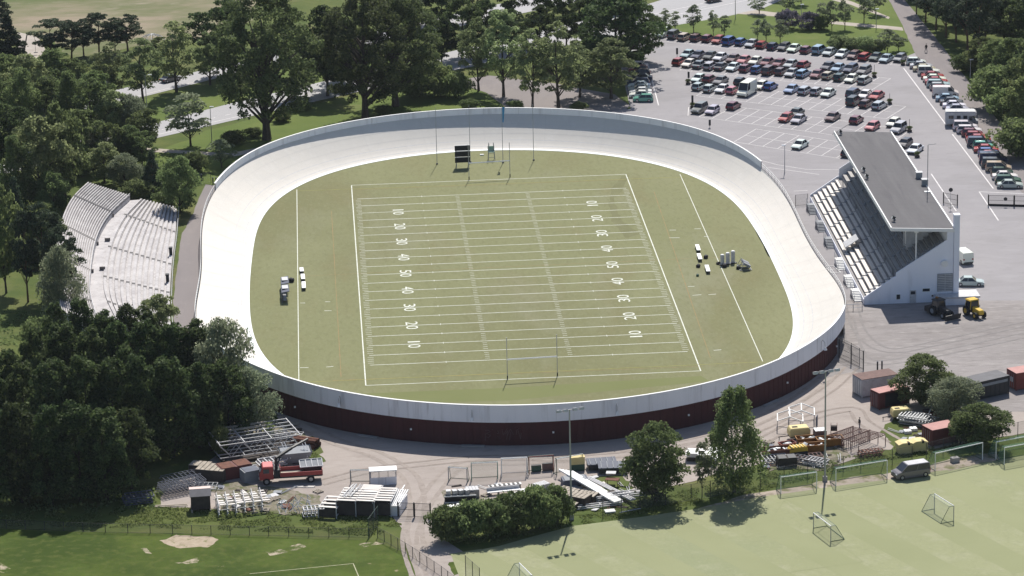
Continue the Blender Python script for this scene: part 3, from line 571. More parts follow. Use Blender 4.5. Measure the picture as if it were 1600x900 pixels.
for px, py in ((1436, 276), (1445, 287)):
    p = gs.matrix_basis.inverted() @ G(px, py, 12); z = roof_z(p.x); b = MB(); b.cbox((p.x, p.y, z + .5), (.9, .9, .95)); v = b.build('roof_vent', M['grey'], gs); b = MB(); b.cbox((p.x, p.y, z + 1.02), (1.1, 1.1, .08)); b.build('vent_lid', M['pale'], v)
p = gs.matrix_basis.inverted() @ G(1449, 298, 12); b = MB(); b.bar((p.x, p.y, roof_z(p.x)), (p.x, p.y, roof_z(p.x) + 7.8), .06); b.bar((p.x, p.y, roof_z(p.x) + 7.8), (p.x + 1.3, p.y, roof_z(p.x) + 7.9), .04); b.cbox((p.x, p.y, roof_z(p.x) + .06), (1.0, .8, .12)); b.build('roof_mast', M['steel'], gs)

# ================================================================== CONCRETE TERRACES (west bank)
tr = thing('concrete_terraces', 'curved open terraces of old pale concrete in two weathered blocks', 'terrace', G(200, 450).to_tuple())
TO = tr.location.copy()
def curve(pts, z, n=28):
    P = [G(px, py, z) for px, py in pts]; out = []
    L = len(P) - 1
    for i in range(n + 1):
        t = i / n * L; k = min(int(t), L - 1); u = t - k
        p0 = P[max(k - 1, 0)]; p1 = P[k]; p2 = P[k + 1]; p3 = P[min(k + 2, L)]
        out.append(.5 * ((2 * p1) + (p2 - p0) * u + (2 * p0 - 5 * p1 + 4 * p2 - p3) * u * u + (3 * p1 - p0 - 3 * p2 + p3) * u ** 3))
    return out
def terrace(front, back, z0, z1, rows, name):
    A = curve(front, z0); B = curve(back, z1); n = len(A); b = MB(); d = MB(); dz = (z1 - z0) / rows; bb = MB()
    for k in range(rows):
        za = z0 + dz * k
        r0 = [a.lerp(c, k / rows) for a, c in zip(A, B)]; r1 = [a.lerp(c, (k + 1) / rows) for a, c in zip(A, B)]
        for i in range(n - 1):
            def at(p, z): return (p.x - TO.x, p.y - TO.y, z)
            zz = za + dz
            b.quad(at(r0[i], zz), at(r0[i + 1], zz), at(r1[i + 1], zz), at(r1[i], zz))
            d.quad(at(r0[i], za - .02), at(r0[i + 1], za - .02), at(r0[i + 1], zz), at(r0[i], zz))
            for q0, q1 in ((.10, .62),):      # raised seat slab
                e0, e1 = r0[i].lerp(r1[i], q0), r0[i + 1].lerp(r1[i + 1], q0); g0, g1 = r0[i].lerp(r1[i], q1), r0[i + 1].lerp(r1[i + 1], q1); h = zz + .2
                bb.quad(at(e0, h), at(e1, h), at(g1, h), at(g0, h)); bb.quad(at(e0, zz + .1), at(e1, zz + .1), at(e1, h), at(e0, h)); bb.quad(at(g1, zz), at(g0, zz), at(g0, h), at(g1, h))
    for rr in (A, B):
        zz = z0 if rr is A else z1
        for p, q in zip(rr, rr[1:]): b.quad((p.x - TO.x, p.y - TO.y, -1), (q.x - TO.x, q.y - TO.y, -1), (q.x - TO.x, q.y - TO.y, zz + .02), (p.x - TO.x, p.y - TO.y, zz + .02))
    for i in (0, n - 1):
        for k in range(rows):
            p = A[i].lerp(B[i], k / rows); q = A[i].lerp(B[i], (k + 1) / rows); z = z0 + dz * (k + 1)
            b.quad((p.x - TO.x, p.y - TO.y, -1), (q.x - TO.x, q.y - TO.y, -1), (q.x - TO.x, q.y - TO.y, z), (p.x - TO.x, p.y - TO.y, z))
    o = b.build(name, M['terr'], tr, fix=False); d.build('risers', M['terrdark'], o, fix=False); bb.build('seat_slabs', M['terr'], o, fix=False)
    s = MB()      # stair flights: small half steps
    for i in (5, 12, 18, 24):
        for k in range(rows):
            p = A[i].lerp(B[i], (k + .02) / rows); q = A[i].lerp(B[i], (k + .66) / rows); t = (A[i + 1] - A[i - 1]).normalized() * .5; z = z0 + dz * (k + 1) + .23
            s.quad(*[(v.x - TO.x, v.y - TO.y, z) for v in (p - t * .8, p + t * .8, q + t * .8, q - t * .8)])
    s.build('stair_treads', mat('dark_tread', (.09, .085, .085)) if 'dark_tread' not in D.materials else D.materials['dark_tread'], o, fix=False)  # treads darker than the slabs around them
    return A, B
A1, B1 = terrace([(277, 326), (274, 370), (269, 410), (266, 450), (266, 500), (272, 540)], [(218, 312), (189, 340), (168, 380), (159, 425), (161, 460), (179, 500)], .5, 2.3, 12, 'lower_block')
A2, B2 = terrace([(203, 307), (172, 337), (152, 373), (143, 415), (141, 460), (152, 500)], [(136, 286), (112, 310), (96, 345), (88, 390), (88, 440), (96, 490)], 3.0, 5.2, 17, 'upper_block')
b = MB(); n = len(B1)
for i in range(n - 1): b.quad(*[(v.x - TO.x, v.y - TO.y, 2.31) for v in (B1[i], B1[i + 1], A2[i + 1], A2[i])])
b.build('walkway', M['terr'], tr, fix=False)
b = MB()
for p, q in zip(A2, A2[1:]):
    d = Vector((-TO.x, -TO.y, 0)); b.bar(p + d + Vector((0, 0, .55)), q + d + Vector((0, 0, .55)), .05, n=4); b.bar(p + d + Vector((0, 0, .05)), p + d + Vector((0, 0, .55)), .04, n=4)
for p, q in zip(A1, A1[1:]):
    d = Vector((-TO.x, -TO.y, 0)); b.bar(p + d + Vector((.3, 0, .7)), q + d + Vector((.3, 0, .7)), .05, n=4); b.bar(p + d + Vector((.3, 0, -.5)), p + d + Vector((.3, 0, .7)), .04, n=4)
b.build('railing', M['pale'], tr)
for px, py in ((267, 398), (262, 440)):
    p = G(px, py, .8) - TO; b = MB(); b.cbox((p.x, p.y, 1.2), (.5, .6, 1.4)); b.cbox((p.x, p.y, 2.0), (.6, .75, .2)); b.build('ticket_box', M['dark'], tr)
for px, py in ((174, 338), (150, 382), (142, 425), (168, 376), (160, 421)):
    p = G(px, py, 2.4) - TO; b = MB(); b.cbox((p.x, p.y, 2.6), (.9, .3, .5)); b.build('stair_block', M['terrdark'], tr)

# ================================================================== TREES
def leaves(name, C, Nrm, size, m):
    """Leaf sprays: small folded quads at C, facing Nrm, each its own island."""
    n = len(C); Nrm = Nrm / np.maximum(np.linalg.norm(Nrm, axis=1, keepdims=True), 1e-6)
    r = RNG.normal(size=(n, 3)); u = np.cross(Nrm, r); u /= np.maximum(np.linalg.norm(u, axis=1, keepdims=True), 1e-6); v = np.cross(Nrm, u)
    s = size[:, None]; a = s * RNG.uniform(.6, 1.0, (n, 1)); c = s * RNG.uniform(.35, .75, (n, 1)); fold = Nrm * s * RNG.uniform(-.25, .25, (n, 1))
    V = np.stack([C - u * a, C - v * c + fold, C + u * a, C + v * c + fold], 1).reshape(-1, 3)
    me = D.meshes.new(name); me.vertices.add(4 * n); me.vertices.foreach_set('co', V.astype(np.float32).ravel()); me.loops.add(4 * n); me.loops.foreach_set('vertex_index', np.arange(4 * n, dtype=np.int32))
    me.polygons.add(n); me.polygons.foreach_set('loop_start', np.arange(0, 4 * n, 4, dtype=np.int32)); me.polygons.foreach_set('loop_total', np.full(n, 4, np.int32))
    me.materials.append(m); me.update(calc_edges=True); me.validate(); return me
def unit(n):
    d = RNG.normal(size=(n, 3)); return d / np.linalg.norm(d, axis=1, keepdims=True)
def puffs(P, R, count, size, flat=1.0, droop=0.0, up=0.5):
    """count leaves over puffs (centres P, radii R)."""
    w_ = R ** 2 / (R ** 2).sum(); idx = RNG.choice(len(P), count, p=w_); d = unit(count); d[:, 2] = np.where(d[:, 2] < -.25, -d[:, 2] * .8, d[:, 2])
    rad = R[idx] * RNG.uniform(.45, 1.0, count) ** .5 * RNG.choice([1, 1, 1, 1.22], count)
    C = P[idx] + d * rad[:, None] * np.array([1, 1, flat])
    if droop: C[:, 2] -= droop * RNG.uniform(0, 1, count) ** 2
    Nn = d * .8 + unit(count) * .9; Nn[:, 2] += up * .4
    return C, Nn, RNG.uniform(.7, 1.3, count) * size
def envelope(kind, t):
    if kind == 'broad': return np.sin(np.pi * np.clip(t, 0, 1) ** .85) ** .65
    if kind == 'tall': return np.sin(np.pi * np.clip(t * .93 + .06, 0, 1) ** .9) ** .6
    if kind == 'birch': return np.clip(1.08 - t, 0, 1) ** .6 * np.clip(t * 6, .35, 1)
    if kind == 'spruce': return np.clip(1.03 - t, 0, 1) * np.clip(t * 10, .4, 1)
    return np.sin(np.pi * t) ** .6
def protos(kind, H, Rr, base, npf, nl, size, lm, bark, pr=(.2, .34), seeds=2, droop=0.0, flat=.8, limbs=9, tr_r=.25, gap=0.0):
    out = []
    for s in range(seeds):
        t = RNG.uniform(0.02, 1, npf); ang = RNG.uniform(0, 2 * np.pi, npf); lob = 1 + .22 * np.sin(ang * 3 + RNG.uniform(0, 6)) * RNG.uniform(.4, 1) + .12 * np.sin(ang * 2 + 5 * t + RNG.uniform(0, 6))
        e = envelope(kind, t) * Rr * lob; f = RNG.uniform(.15, 1, npf) ** .5
        P = np.stack([np.cos(ang) * e * f, np.sin(ang) * e * f, base + t * (H - base)], 1)
        rad = RNG.uniform(*pr, npf) * Rr * np.clip(.55 + envelope(kind, t) * .55, .3, 1.1)
        P[:, 2] = np.minimum(P[:, 2], H - rad * .6)
        C, Nn, sz = puffs(P, rad, nl, size, flat, droop)
        me = leaves(kind + '_crown', C, Nn, sz, M[lm])
        b = MB(); top = base + (H - base) * .75; lean = Vector((RNG.uniform(-.4, .4), RNG.uniform(-.4, .4), 0))
        pts = [Vector((0, 0, -.3)), Vector((0, 0, base * .5)) + lean * .2, Vector((0, 0, base)) + lean * .5, lean + Vector((0, 0, (base + top) / 2)), lean * 1.3 + Vector((0, 0, top))]; rs = [tr_r * 1.35, tr_r, tr_r * .85, tr_r * .55, tr_r * .15]
        for i in range(4): b.bar(pts[i], pts[i + 1], rs[i], rs[i + 1], 7)
        order = np.argsort(-rad)[:limbs]
        for j in order:
            k = Vector(P[j]); z0 = min(top * .95, max(base * .55, k.z - np.hypot(k.x, k.y) * .9 - .8)); u = z0 / max(top, .1); st = lean * u + Vector((0, 0, z0)); mid = st.lerp(k, .5) + Vector((0, 0, .15 * Rr * .4))
            b.bar(st, mid, tr_r * .45, tr_r * .28, 5, False); b.bar(mid, k, tr_r * .28, tr_r * .08, 5, False)
        tm = b.build('trunk', M[bark], None); tme = tm.data; D.objects.remove(tm)
        out.append((me, tme, H, Rr))
    return out
TP = {
 'broad': protos('broad', 12, 4.6, 1.9, 70, 8500, .29, 'L_mid', 'bark', seeds=3, pr=(.17, .33), flat=.7),
 'dark': protos('broad', 14, 5.0, 1.6, 80, 9500, .30, 'L_dark', 'bark', seeds=4, pr=(.16, .30), flat=.7),
 'light': protos('broad', 13, 4.6, 1.8, 75, 9000, .28, 'L_light', 'bark', seeds=2, pr=(.16, .3), droop=.5),
 'tall': protos('tall', 30, 10.5, 5.2, 170, 22000, .36, 'L_elm', 'bark', pr=(.09, .19), seeds=3, limbs=34, tr_r=.75, droop=1.2),
 'alder': protos('birch', 15, 4.6, .8, 110, 11500, .26, 'L_dark', 'bark', pr=(.13, .26), seeds=4, droop=.9, flat=1.1, limbs=10, tr_r=.22),
 'dense': protos('bush', 11, 4.6, .4, 130, 13000, .24, 'L_mid', 'bark', pr=(.16, .30), seeds=3),
 'linden': protos('tall', 17, 4.6, 3.4, 90, 8600, .28, 'L_light', 'bark', pr=(.15, .28), seeds=3, limbs=14, tr_r=.3),
 'birch': protos('birch', 15, 4.6, 1.6, 130, 12500, .22, 'L_mid', 'birchbark', pr=(.12, .24), seeds=2, droop=2.2, flat=1.2, limbs=16, tr_r=.2),
 'spruce': protos('spruce', 12, 3.1, .8, 110, 8500, .25, 'L_pine', 'pinebark', pr=(.2, .32), seeds=2, droop=.6, flat=.55, limbs=8, tr_r=.2),
 'pine': protos('broad', 14, 3.8, 3.8, 56, 7200, .26, 'L_pine', 'pinebark', pr=(.2, .34), seeds=3, flat=.7, limbs=12, tr_r=.22),
 'willow': protos('broad', 11, 4.6, 1.0, 110, 12000, .22, 'L_grey', 'bark', pr=(.2, .32), seeds=2, droop=1.2, limbs=10),
 'young': protos('tall', 7, 1.7, 1.8, 34, 1700, .21, 'L_grey', 'bark', pr=(.3, .45), seeds=3, limbs=8, tr_r=.09),
 'bush': protos('bush', 3.2, 2.3, .1, 60, 5200, .18, 'L_mid', 'bark', pr=(.28, .42), seeds=3, limbs=8, tr_r=.07),
 'lilac': protos('bush', 4.5, 3.0, .2, 40, 3200, .26, 'L_lilac', 'bark', pr=(.26, .4), seeds=2, limbs=8, tr_r=.09),
 'lime': protos('bush', 3.0, 2.4, .1, 60, 4600, .19, 'L_light', 'bark', pr=(.28, .42), seeds=2, limbs=8, tr_r=.07),
}
NAMES = dict(alder='alder_tree', dense='dense_tree', broad='broadleaf_tree', dark='dark_leaved_tree', light='pale_leaved_tree', tall='elm_tree', linden='linden_tree', birch='birch_tree', spruce='spruce_tree', pine='pine_tree', willow='willow_tree', young='young_tree', bush='green_bush', lilac='lilac_bush', lime='yellow_green_bush')
TK = {}
def tree(kind, px, py, top, label, group=None, rpx=None, hm=None, cat=None):
    """A tree rooted at photo pixel (px, py) whose top reaches pixel row top; rpx = crown half width in pixels."""
    p = G(px, py); k = TK.get(kind, 0); TK[kind] = k + 1; me, tm, H, Rr = TP[kind][k % len(TP[kind])]
    h = hm or HT(px, py, top); sz = h / H; sx = (rpx / PPM(px, py) / Rr) if rpx else sz * RNG.uniform(.88, 1.1)
    t = thing(NAMES[kind], label, cat or ('bush' if kind in ('bush', 'lilac', 'lime') else 'tree'), p, RNG.uniform(0, 6.28), group); t.scale = (sx, sx, sz)
    for nm, m_ in (('crown', me), ('trunk', tm)):
        o = D.objects.new(nm, m_); COL.objects.link(o); o.parent = t
    return t
def trow(kind, pts, what, where, group, first='left'):
    """A row of look-alikes told apart by their order along the row."""
    for i, q in enumerate(pts):
        kd = q[3] if len(q) > 3 and isinstance(q[3], str) else kind; rp = q[4] if len(q) > 4 else None
        tree(kd, q[0], q[1], q[2], '%s %s, %s from %s' % (what if kd == kind else {'dark': 'dark broadleaf tree', 'broad': 'green broadleaf tree', 'light': 'pale green tree', 'birch': 'birch', 'spruce': 'dark spruce', 'pine': 'dark pine', 'willow': 'grey-green willow', 'linden': 'tall linden', 'bush': 'green bush'}[kd], where, ORD[i], first), group, rp)
# three old elms on the verge behind the far bend
tree('tall', 417, 218, -18, 'largest dark elm behind the far left of the track, thick bare trunk', 'old elms behind the track', 84)
tree('tall', 571, 187, -14, 'dark spreading elm whose trunk forks low, nearest behind the far bend', 'old elms behind the track', 72)
tree('tall', 618, 166, -25, 'dark elm with an upright open fork, beside the round bushes', 'old elms behind the track', 70)
tree('dark', 512, 150, 10, 'dark broadleaf tree between the two elms, on the highway verge', None, 46)
tree('dark', 350, 120, -5, 'dark broadleaf tree left behind the largest elm, across the road', None, 46)
# lindens between the far bend and the highway
for px, py, top, rp, tx in ((748, 142, 28, 27, 'slim linden left of the tall post, thin clear trunk'), (787, 151, 16, 33, 'linden with pale crown just right of the flagpole row'), (832, 168, 46, 28, 'narrow linden standing close to the far rim of the track'),
                            (873, 168, 36, 40, 'light green linden nearest to the track, large oval crown'), (906, 152, 72, 30, 'small linden half hidden behind the light green one'), (955, 154, 60, 36, 'round green linden at the corner of the car park, left of the car row')):
    tree('linden', px, py, top, tx, 'lindens behind the far bend', rp)
tree('dark', 965, 118, -30, 'huge dark tree overhanging the car row at the car park corner', None, 62)
tree('dark', 1002, 96, 2, 'dark tree reaching out over the car park entrance', None, 34)
trow('dark', [(655, 112, 10), (690, 100, 22), (722, 92, -5), (760, 84, 0), (800, 78, 14), (845, 74, 6), (885, 72, -10), (925, 76, -12), (970, 62, -26)], 'dark tree', 'in the belt behind the lindens', 'dark belt behind the lindens')
trow('dark', [(640, 40, -40), (690, 38, -30), (745, 34, -40), (800, 28, -45), (855, 24, -50), (905, 20, -50), (955, 14, -60)], 'dark tree', 'along the far side of the highway', 'trees across the highway')
for px, py, top, rp, tx in ((655, 151, 100, 36, 'big round bush right of the elm with the upright fork'), (712, 153, 114, 22, 'round bush right of the biggest one behind the track'), (688, 150, 104, 22, 'bush squeezed between two rounder bushes behind the track')): tree('bush', px, py, top, tx, 'round bushes behind the track', rp)
for i, (px, py, top, rp) in enumerate(((440, 190, 176, 14), (470, 172, 158, 14), (600, 180, 166, 14), (735, 172, 156, 14), (805, 172, 158, 12), (905, 172, 160, 12), (365, 225, 206, 18), (395, 214, 200, 14))): tree('bush', px, py, top, 'low shrub on the grass behind the far rim, %s in the list from the left by the track' % ORD[i] if False else 'low shrub on the grass behind the far bend of the track', 'low shrubs behind the far bend', rp)
# street trees of the median, pines of the playground
for px, py, top, rp, tx in ((177, 157, 68, 27, 'leftmost street tree on the highway verge, round crown'), (224, 162, 60, 31, 'street tree beside the tall lamp post on the highway verge'), (276, 144, 34, 31, 'street tree above the dark car on the highway'), (328, 133, 50, 28, 'street tree half covered by the largest elm, twin trunks')): tree('linden', px, py, top, tx, 'street trees on the highway verge', rp)
tree('young', 298, 228, 148, 'thin see-through tree on the grass between lamp post and road', None, 30)
tree('young', 347, 262, 218, 'small young tree by the footpath behind the track', None, 17)
trow('pine', [(80, 92, 30, 'pine', 28), (112, 94, 32, 'pine', 24), (131, 88, 30, 'pine', 20), (155, 86, 20, 'pine', 23), (180, 84, 28, 'pine', 18), (200, 80, 22, 'pine', 24)], 'dark pine', 'in the playground clump before the dry field', 'playground pines')
tree('spruce', 14, 98, 20, 'dark spruce at the left edge before the dry field', None, 28); tree('spruce', 0, 30, -20, 'dark treetop at the upper left corner of the dry field', None, 18)
tree('broad', 250, 84, 58, 'round tree at the edge of the dry field, behind the street trees', None, 16)
# wood along the left edge
LW = 'left-hand wood behind the concrete terraces'
trow('broad', [(8, 165, 82), (48, 172, 84, 'light'), (88, 160, 78), (118, 158, 92), (150, 178, 108), (20, 130, 86), (66, 128, 90)], 'green broadleaf tree', 'in the back row of the left-hand wood', LW)
trow('broad', [(2, 222, 118), (40, 226, 108, 'birch'), (78, 214, 120), (112, 220, 112, 'birch'), (146, 222, 124), (178, 226, 140, 'light'), (206, 224, 148, 'willow'), (228, 236, 168)], 'green broadleaf tree', 'in the second row of the left-hand wood', LW)
trow('broad', [(4, 272, 160), (36, 276, 168, 'dark'), (128, 268, 172, 'broad'), (152, 262, 196, 'willow'), (176, 262, 190), (202, 258, 196), (222, 262, 206)], 'green broadleaf tree', 'in the third row of the left-hand wood', LW)
tree('light', 66, 338, 182, 'tall pale green tree with a long crown above the upper terrace', LW, 50)
tree('broad', 104, 318, 158, 'green tree leaning over the top corner of the upper terrace', LW, 34)
for px, py, top, rp, tx in ((100, 306, 236, 22, 'round bushy tree behind the top row of the upper terrace, farthest'), (84, 352, 268, 26, 'round bushy tree overhanging the middle of the upper terrace'), (72, 405, 318, 26, 'round bushy tree hiding the near left edge of the upper terrace'), (128, 276, 226, 20, 'leafy tree touching the far corner of the upper terrace')): tree('dense', px, py, top, tx, LW, rp)
for px, py, top, rp, tx in ((478, 150, 40, 34, 'green tree on the highway verge right of the largest elm'), (535, 128, 30, 34, 'green tree beyond the highway verge between the elms'), (660, 128, 60, 28, 'green tree at the road right of the forked elm'), (455, 120, 20, 34, 'green tree across the near carriageway behind the largest elm')): tree('broad', px, py, top, tx, None, rp)
tree('birch', 30, 352, 212, 'birch in front of the tall pale green tree, left edge', LW, 34)
tree('light', 163, 286, 222, 'small bright tree at the far end of the upper terrace', None, 30)
tree('spruce', 240, 302, 234, 'dark conical spruce behind the far end of the lower terrace', None, 18)
tree('dense', 283, 332, 245, 'dense round tree at the far end of the lower terrace, by the access road', None, 31)
tree('bush', 306, 268, 238, 'round bush beside the footpath near the track gate', None, 18); tree('bush', 215, 310, 284, 'bush in tall grass between the two terrace blocks', None, 22); tree('bush', 258, 320, 300, 'low bush below the dense round tree', None, 18); tree('willow', 196, 292, 240, 'pale willow at the far end of the terraces', None, 26); tree('bush', 268, 290, 258, 'bush between spruce and footpath', None, 18)
trow('pine', [(10, 458, 290, 'broad', 28), (44, 472, 330, 'pine', 24), (70, 468, 318, 'pine', 36), (102, 478, 352, 'pine', 26)], 'dark pine', 'beside the upper terrace', 'pines beside the upper terrace')
tree('spruce', 30, 402, 276, 'dark spruce left of the pines, partly hidden', None, 26)
tree('willow', 98, 512, 382, 'feathery grey-green willow at the near end of the upper terrace', None, 34)
# the dark wood at the lower left
DW = 'dark wood left of the scrap yard'
trow('alder', [(64, 560, 500, 'bush', 30), (92, 580, 472), (130, 572, 468), (168, 585, 486), (205, 592, 478), (236, 575, 486), (268, 590, 512), (300, 590, 518)], 'dark pointed tree', 'in the back row of the dark wood', DW)
tree('light', 250, 540, 460, 'small bright feathery tree against the access road, top of the dark wood', None, 30)
trow('alder', [(20, 660, 548), (62, 668, 516), (104, 655, 508), (148, 664, 512), (190, 650, 504), (232, 662, 500), (276, 660, 508), (316, 655, 502), (352, 662, 498, 'willow', 46)], 'dark pointed tree', 'in the second row of the dark wood', DW)
trow('alder', [(2, 735, 590), (45, 728, 570), (92, 738, 566), (138, 732, 556), (182, 726, 562), (226, 720, 556), (270, 714, 560), (312, 700, 566), (356, 690, 560, 'dark', 44), (392, 680, 574, 'willow', 42)], 'dark pointed tree', 'in the third row of the dark wood', DW)
trow('alder', [(-10, 790, 640), (34, 785, 630), (82, 788, 636), (126, 784, 628), (168, 780, 640), (206, 764, 640, 'dark', 44), (330, 700, 640, 'bush', 22), (345, 716, 668, 'bush', 14)], 'dark pointed tree', 'in the front row of the dark wood', DW)
# trees round the car park
for i, (px, py, top, rp) in enumerate(((1039, 43, 14, 8), (1055, 49, 18, 8), (1084, 51, 8, 12), (1115, 56, 16, 8), (1132, 57, 24, 9), (1184, 63, 30, 9), (1197, 66, 30, 9), (1219, 68, 30, 10))): tree('young', px, py, top, 'young tree on the lawn strip above the car park, %s from the left' % ORD[i], 'young trees on the lawn strip', rp)
for i, (px, py, top, rp) in enumerate(((1186, 22, -6, 13), (1232, 20, -12, 14), (1284, 44, 4, 10), (1300, 48, 2, 10), (1320, 46, -2, 11), (1350, 36, -14, 13), (1368, 22, -20, 12), (1252, 8, -25, 12), (1215, 0, -30, 12))): tree('young', px, py, top, 'young tree in the park above the footpath, %s counted from the roadside lawn' % ORD[i], 'young trees in the park', rp)
tree('young', 1386, 82, 46, 'thin grey tree beside the yellow-green bushes', None, 13); tree('young', 1404, 80, 54, 'thin grey tree next to the road corner of the car park', None, 11)
tree('lilac', 1232, 44, 16, 'left half of the lilac thicket with pale purple bloom', 'lilac thicket', 17); tree('lilac', 1262, 46, 20, 'right half of the lilac thicket with pale purple bloom', 'lilac thicket', 17); tree('bush', 1282, 46, 26, 'dark bush at the right end of the lilac thicket', None, 13)
for i, (px, py, top, rp) in enumerate(((1308, 78, 56, 15), (1332, 80, 60, 15), (1354, 82, 58, 15), (1370, 83, 64, 12))): tree('lime', px, py, top, 'yellow-green bush above the car row by the lawn, %s from the left' % ORD[i], 'yellow-green bushes', rp)
RW = 'wood right of the side road'
trow('pine', [(1432, 22, -40), (1446, 34, -36), (1462, 46, -34), (1478, 58, -30), (1494, 66, -24), (1512, 78, -20), (1530, 92, -16)], 'dark pine', 'at the edge of the right-hand wood above the side road', RW, 'top')
trow('dark', [(1424, -6, -80), (1452, 0, -70), (1484, 10, -60), (1516, 20, -60), (1548, 30, -55), (1580, 40, -50), (1612, 50, -50), (1500, 40, -30), (1540, 60, -30), (1578, 72, -25), (1610, 84, -20)], 'dark tree', 'deep in the right-hand wood', RW)
trow('broad', [(1536, 118, 58), (1556, 140, 62), (1578, 150, 60), (1596, 172, 84), (1562, 168, 108, 'bush'), (1602, 212, 120), (1584, 186, 140, 'bush'), (1604, 246, 190, 'bush'), (1548, 150, 118, 'bush'), (1512, 112, 84, 'bush'), (1620, 190, 60)], 'green broadleaf tree', 'on the near edge of the right-hand wood', RW, 'top')
# trees by the yards
tree('dense', 1025, 784, 664, 'round dense tree at the edge of the training pitch', None, 49)
tree('birch', 1147, 768, 606, 'tall drooping birch beside the training pitch fence', None, 52)
tree('young', 1097, 776, 690, 'thin sapling between the round tree and the birch', None, 12)
for i, (px, py, top, rp) in enumerate(((698, 846, 794, 26), (735, 842, 786, 30), (772, 836, 782, 30), (808, 830, 772, 32), (842, 826, 764, 30), (868, 818, 762, 24))): tree('bush', px, py, top, 'dense green bush in the hedge along the training pitch, %s from the left' % ORD[i], 'hedge bushes along the training pitch', rp)
for px, py, top, rp, kd, tx in ((1443, 634, 556, 42, 'dense', 'tree with bright upper crown between the white and the black containers'), (1490, 660, 590, 42, 'willow', 'grey-green tree left of the black container'), (1533, 698, 632, 42, 'dense', 'low dense tree behind the large goal at the pitch edge'), (1478, 640, 610, 30, 'bush', 'bush under the grey-green tree by the rusty scrap'), (1510, 690, 650, 26, 'bush', 'bush at the end of the low red container')):
    tree(kd, px, py, top, tx, None, rp)
# tall weeds and rough grass: nobody could count the stems
def weeds(name, regions, n, size, m='L_weed', label=None):
    C = []
    for pts, share in regions:
        P = [G(*p) for p in pts]; xs = [p.x for p in P]; ys = [p.y for p in P]; k = 0
        while k < int(n * share):
            x, y = RNG.uniform(min(xs), max(xs)), RNG.uniform(min(ys), max(ys)); ins = False
            for a, c in zip(P, P[1:] + P[:1]):
                if (a.y > y) != (c.y > y) and x < (c.x - a.x) * (y - a.y) / (c.y - a.y) + a.x: ins = not ins
            if ins and noise.noise((x * .45, y * .45, 1)) > -.12: C.append((x, y, RNG.uniform(.0, .5) * size * 1.6)); k += 1
            elif ins: k += .3
    C = np.array(C); Nn = unit(len(C)); Nn[:, 2] *= .4; me = leaves(name, C, Nn, RNG.uniform(.5, 1.2, len(C)) * size, M[m]); o = D.objects.new(name, me); COL.objects.link(o); o['kind'] = 'stuff'
    if label: o['label'] = label
    return o
weeds('tall_weeds', [([(-20, 808), (250, 792), (400, 800), (600, 803), (630, 822), (585, 838), (300, 826), (-20, 822)], .55), ([(690, 852), (880, 815), (1000, 780), (1200, 740), (1390, 702), (1385, 720), (1200, 765), (900, 822), (760, 852)], .35), ([(470, 690), (498, 712), (490, 722), (468, 715)], .03), ([(1380, 700), (1500, 692), (1500, 705), (1380, 720)], .07)], 17000, .19, label='tall weeds and rough grass along the yard fences')
weeds('undergrowth', [([(170, 280), (225, 312), (280, 330), (320, 280), (300, 240), (210, 240)], .35), ([(0, 480), (110, 500), (60, 620), (0, 620)], .15), ([(1500, 90), (1600, 230), (1640, 230), (1540, 80)], .3), ([(420, 690), (436, 668), (432, 650), (410, 640)], .05), ([(0, 740), (250, 760), (240, 800), (0, 810)], .15)], 9000, .32, 'L_mid', label='low undergrowth at the edges of the woods')

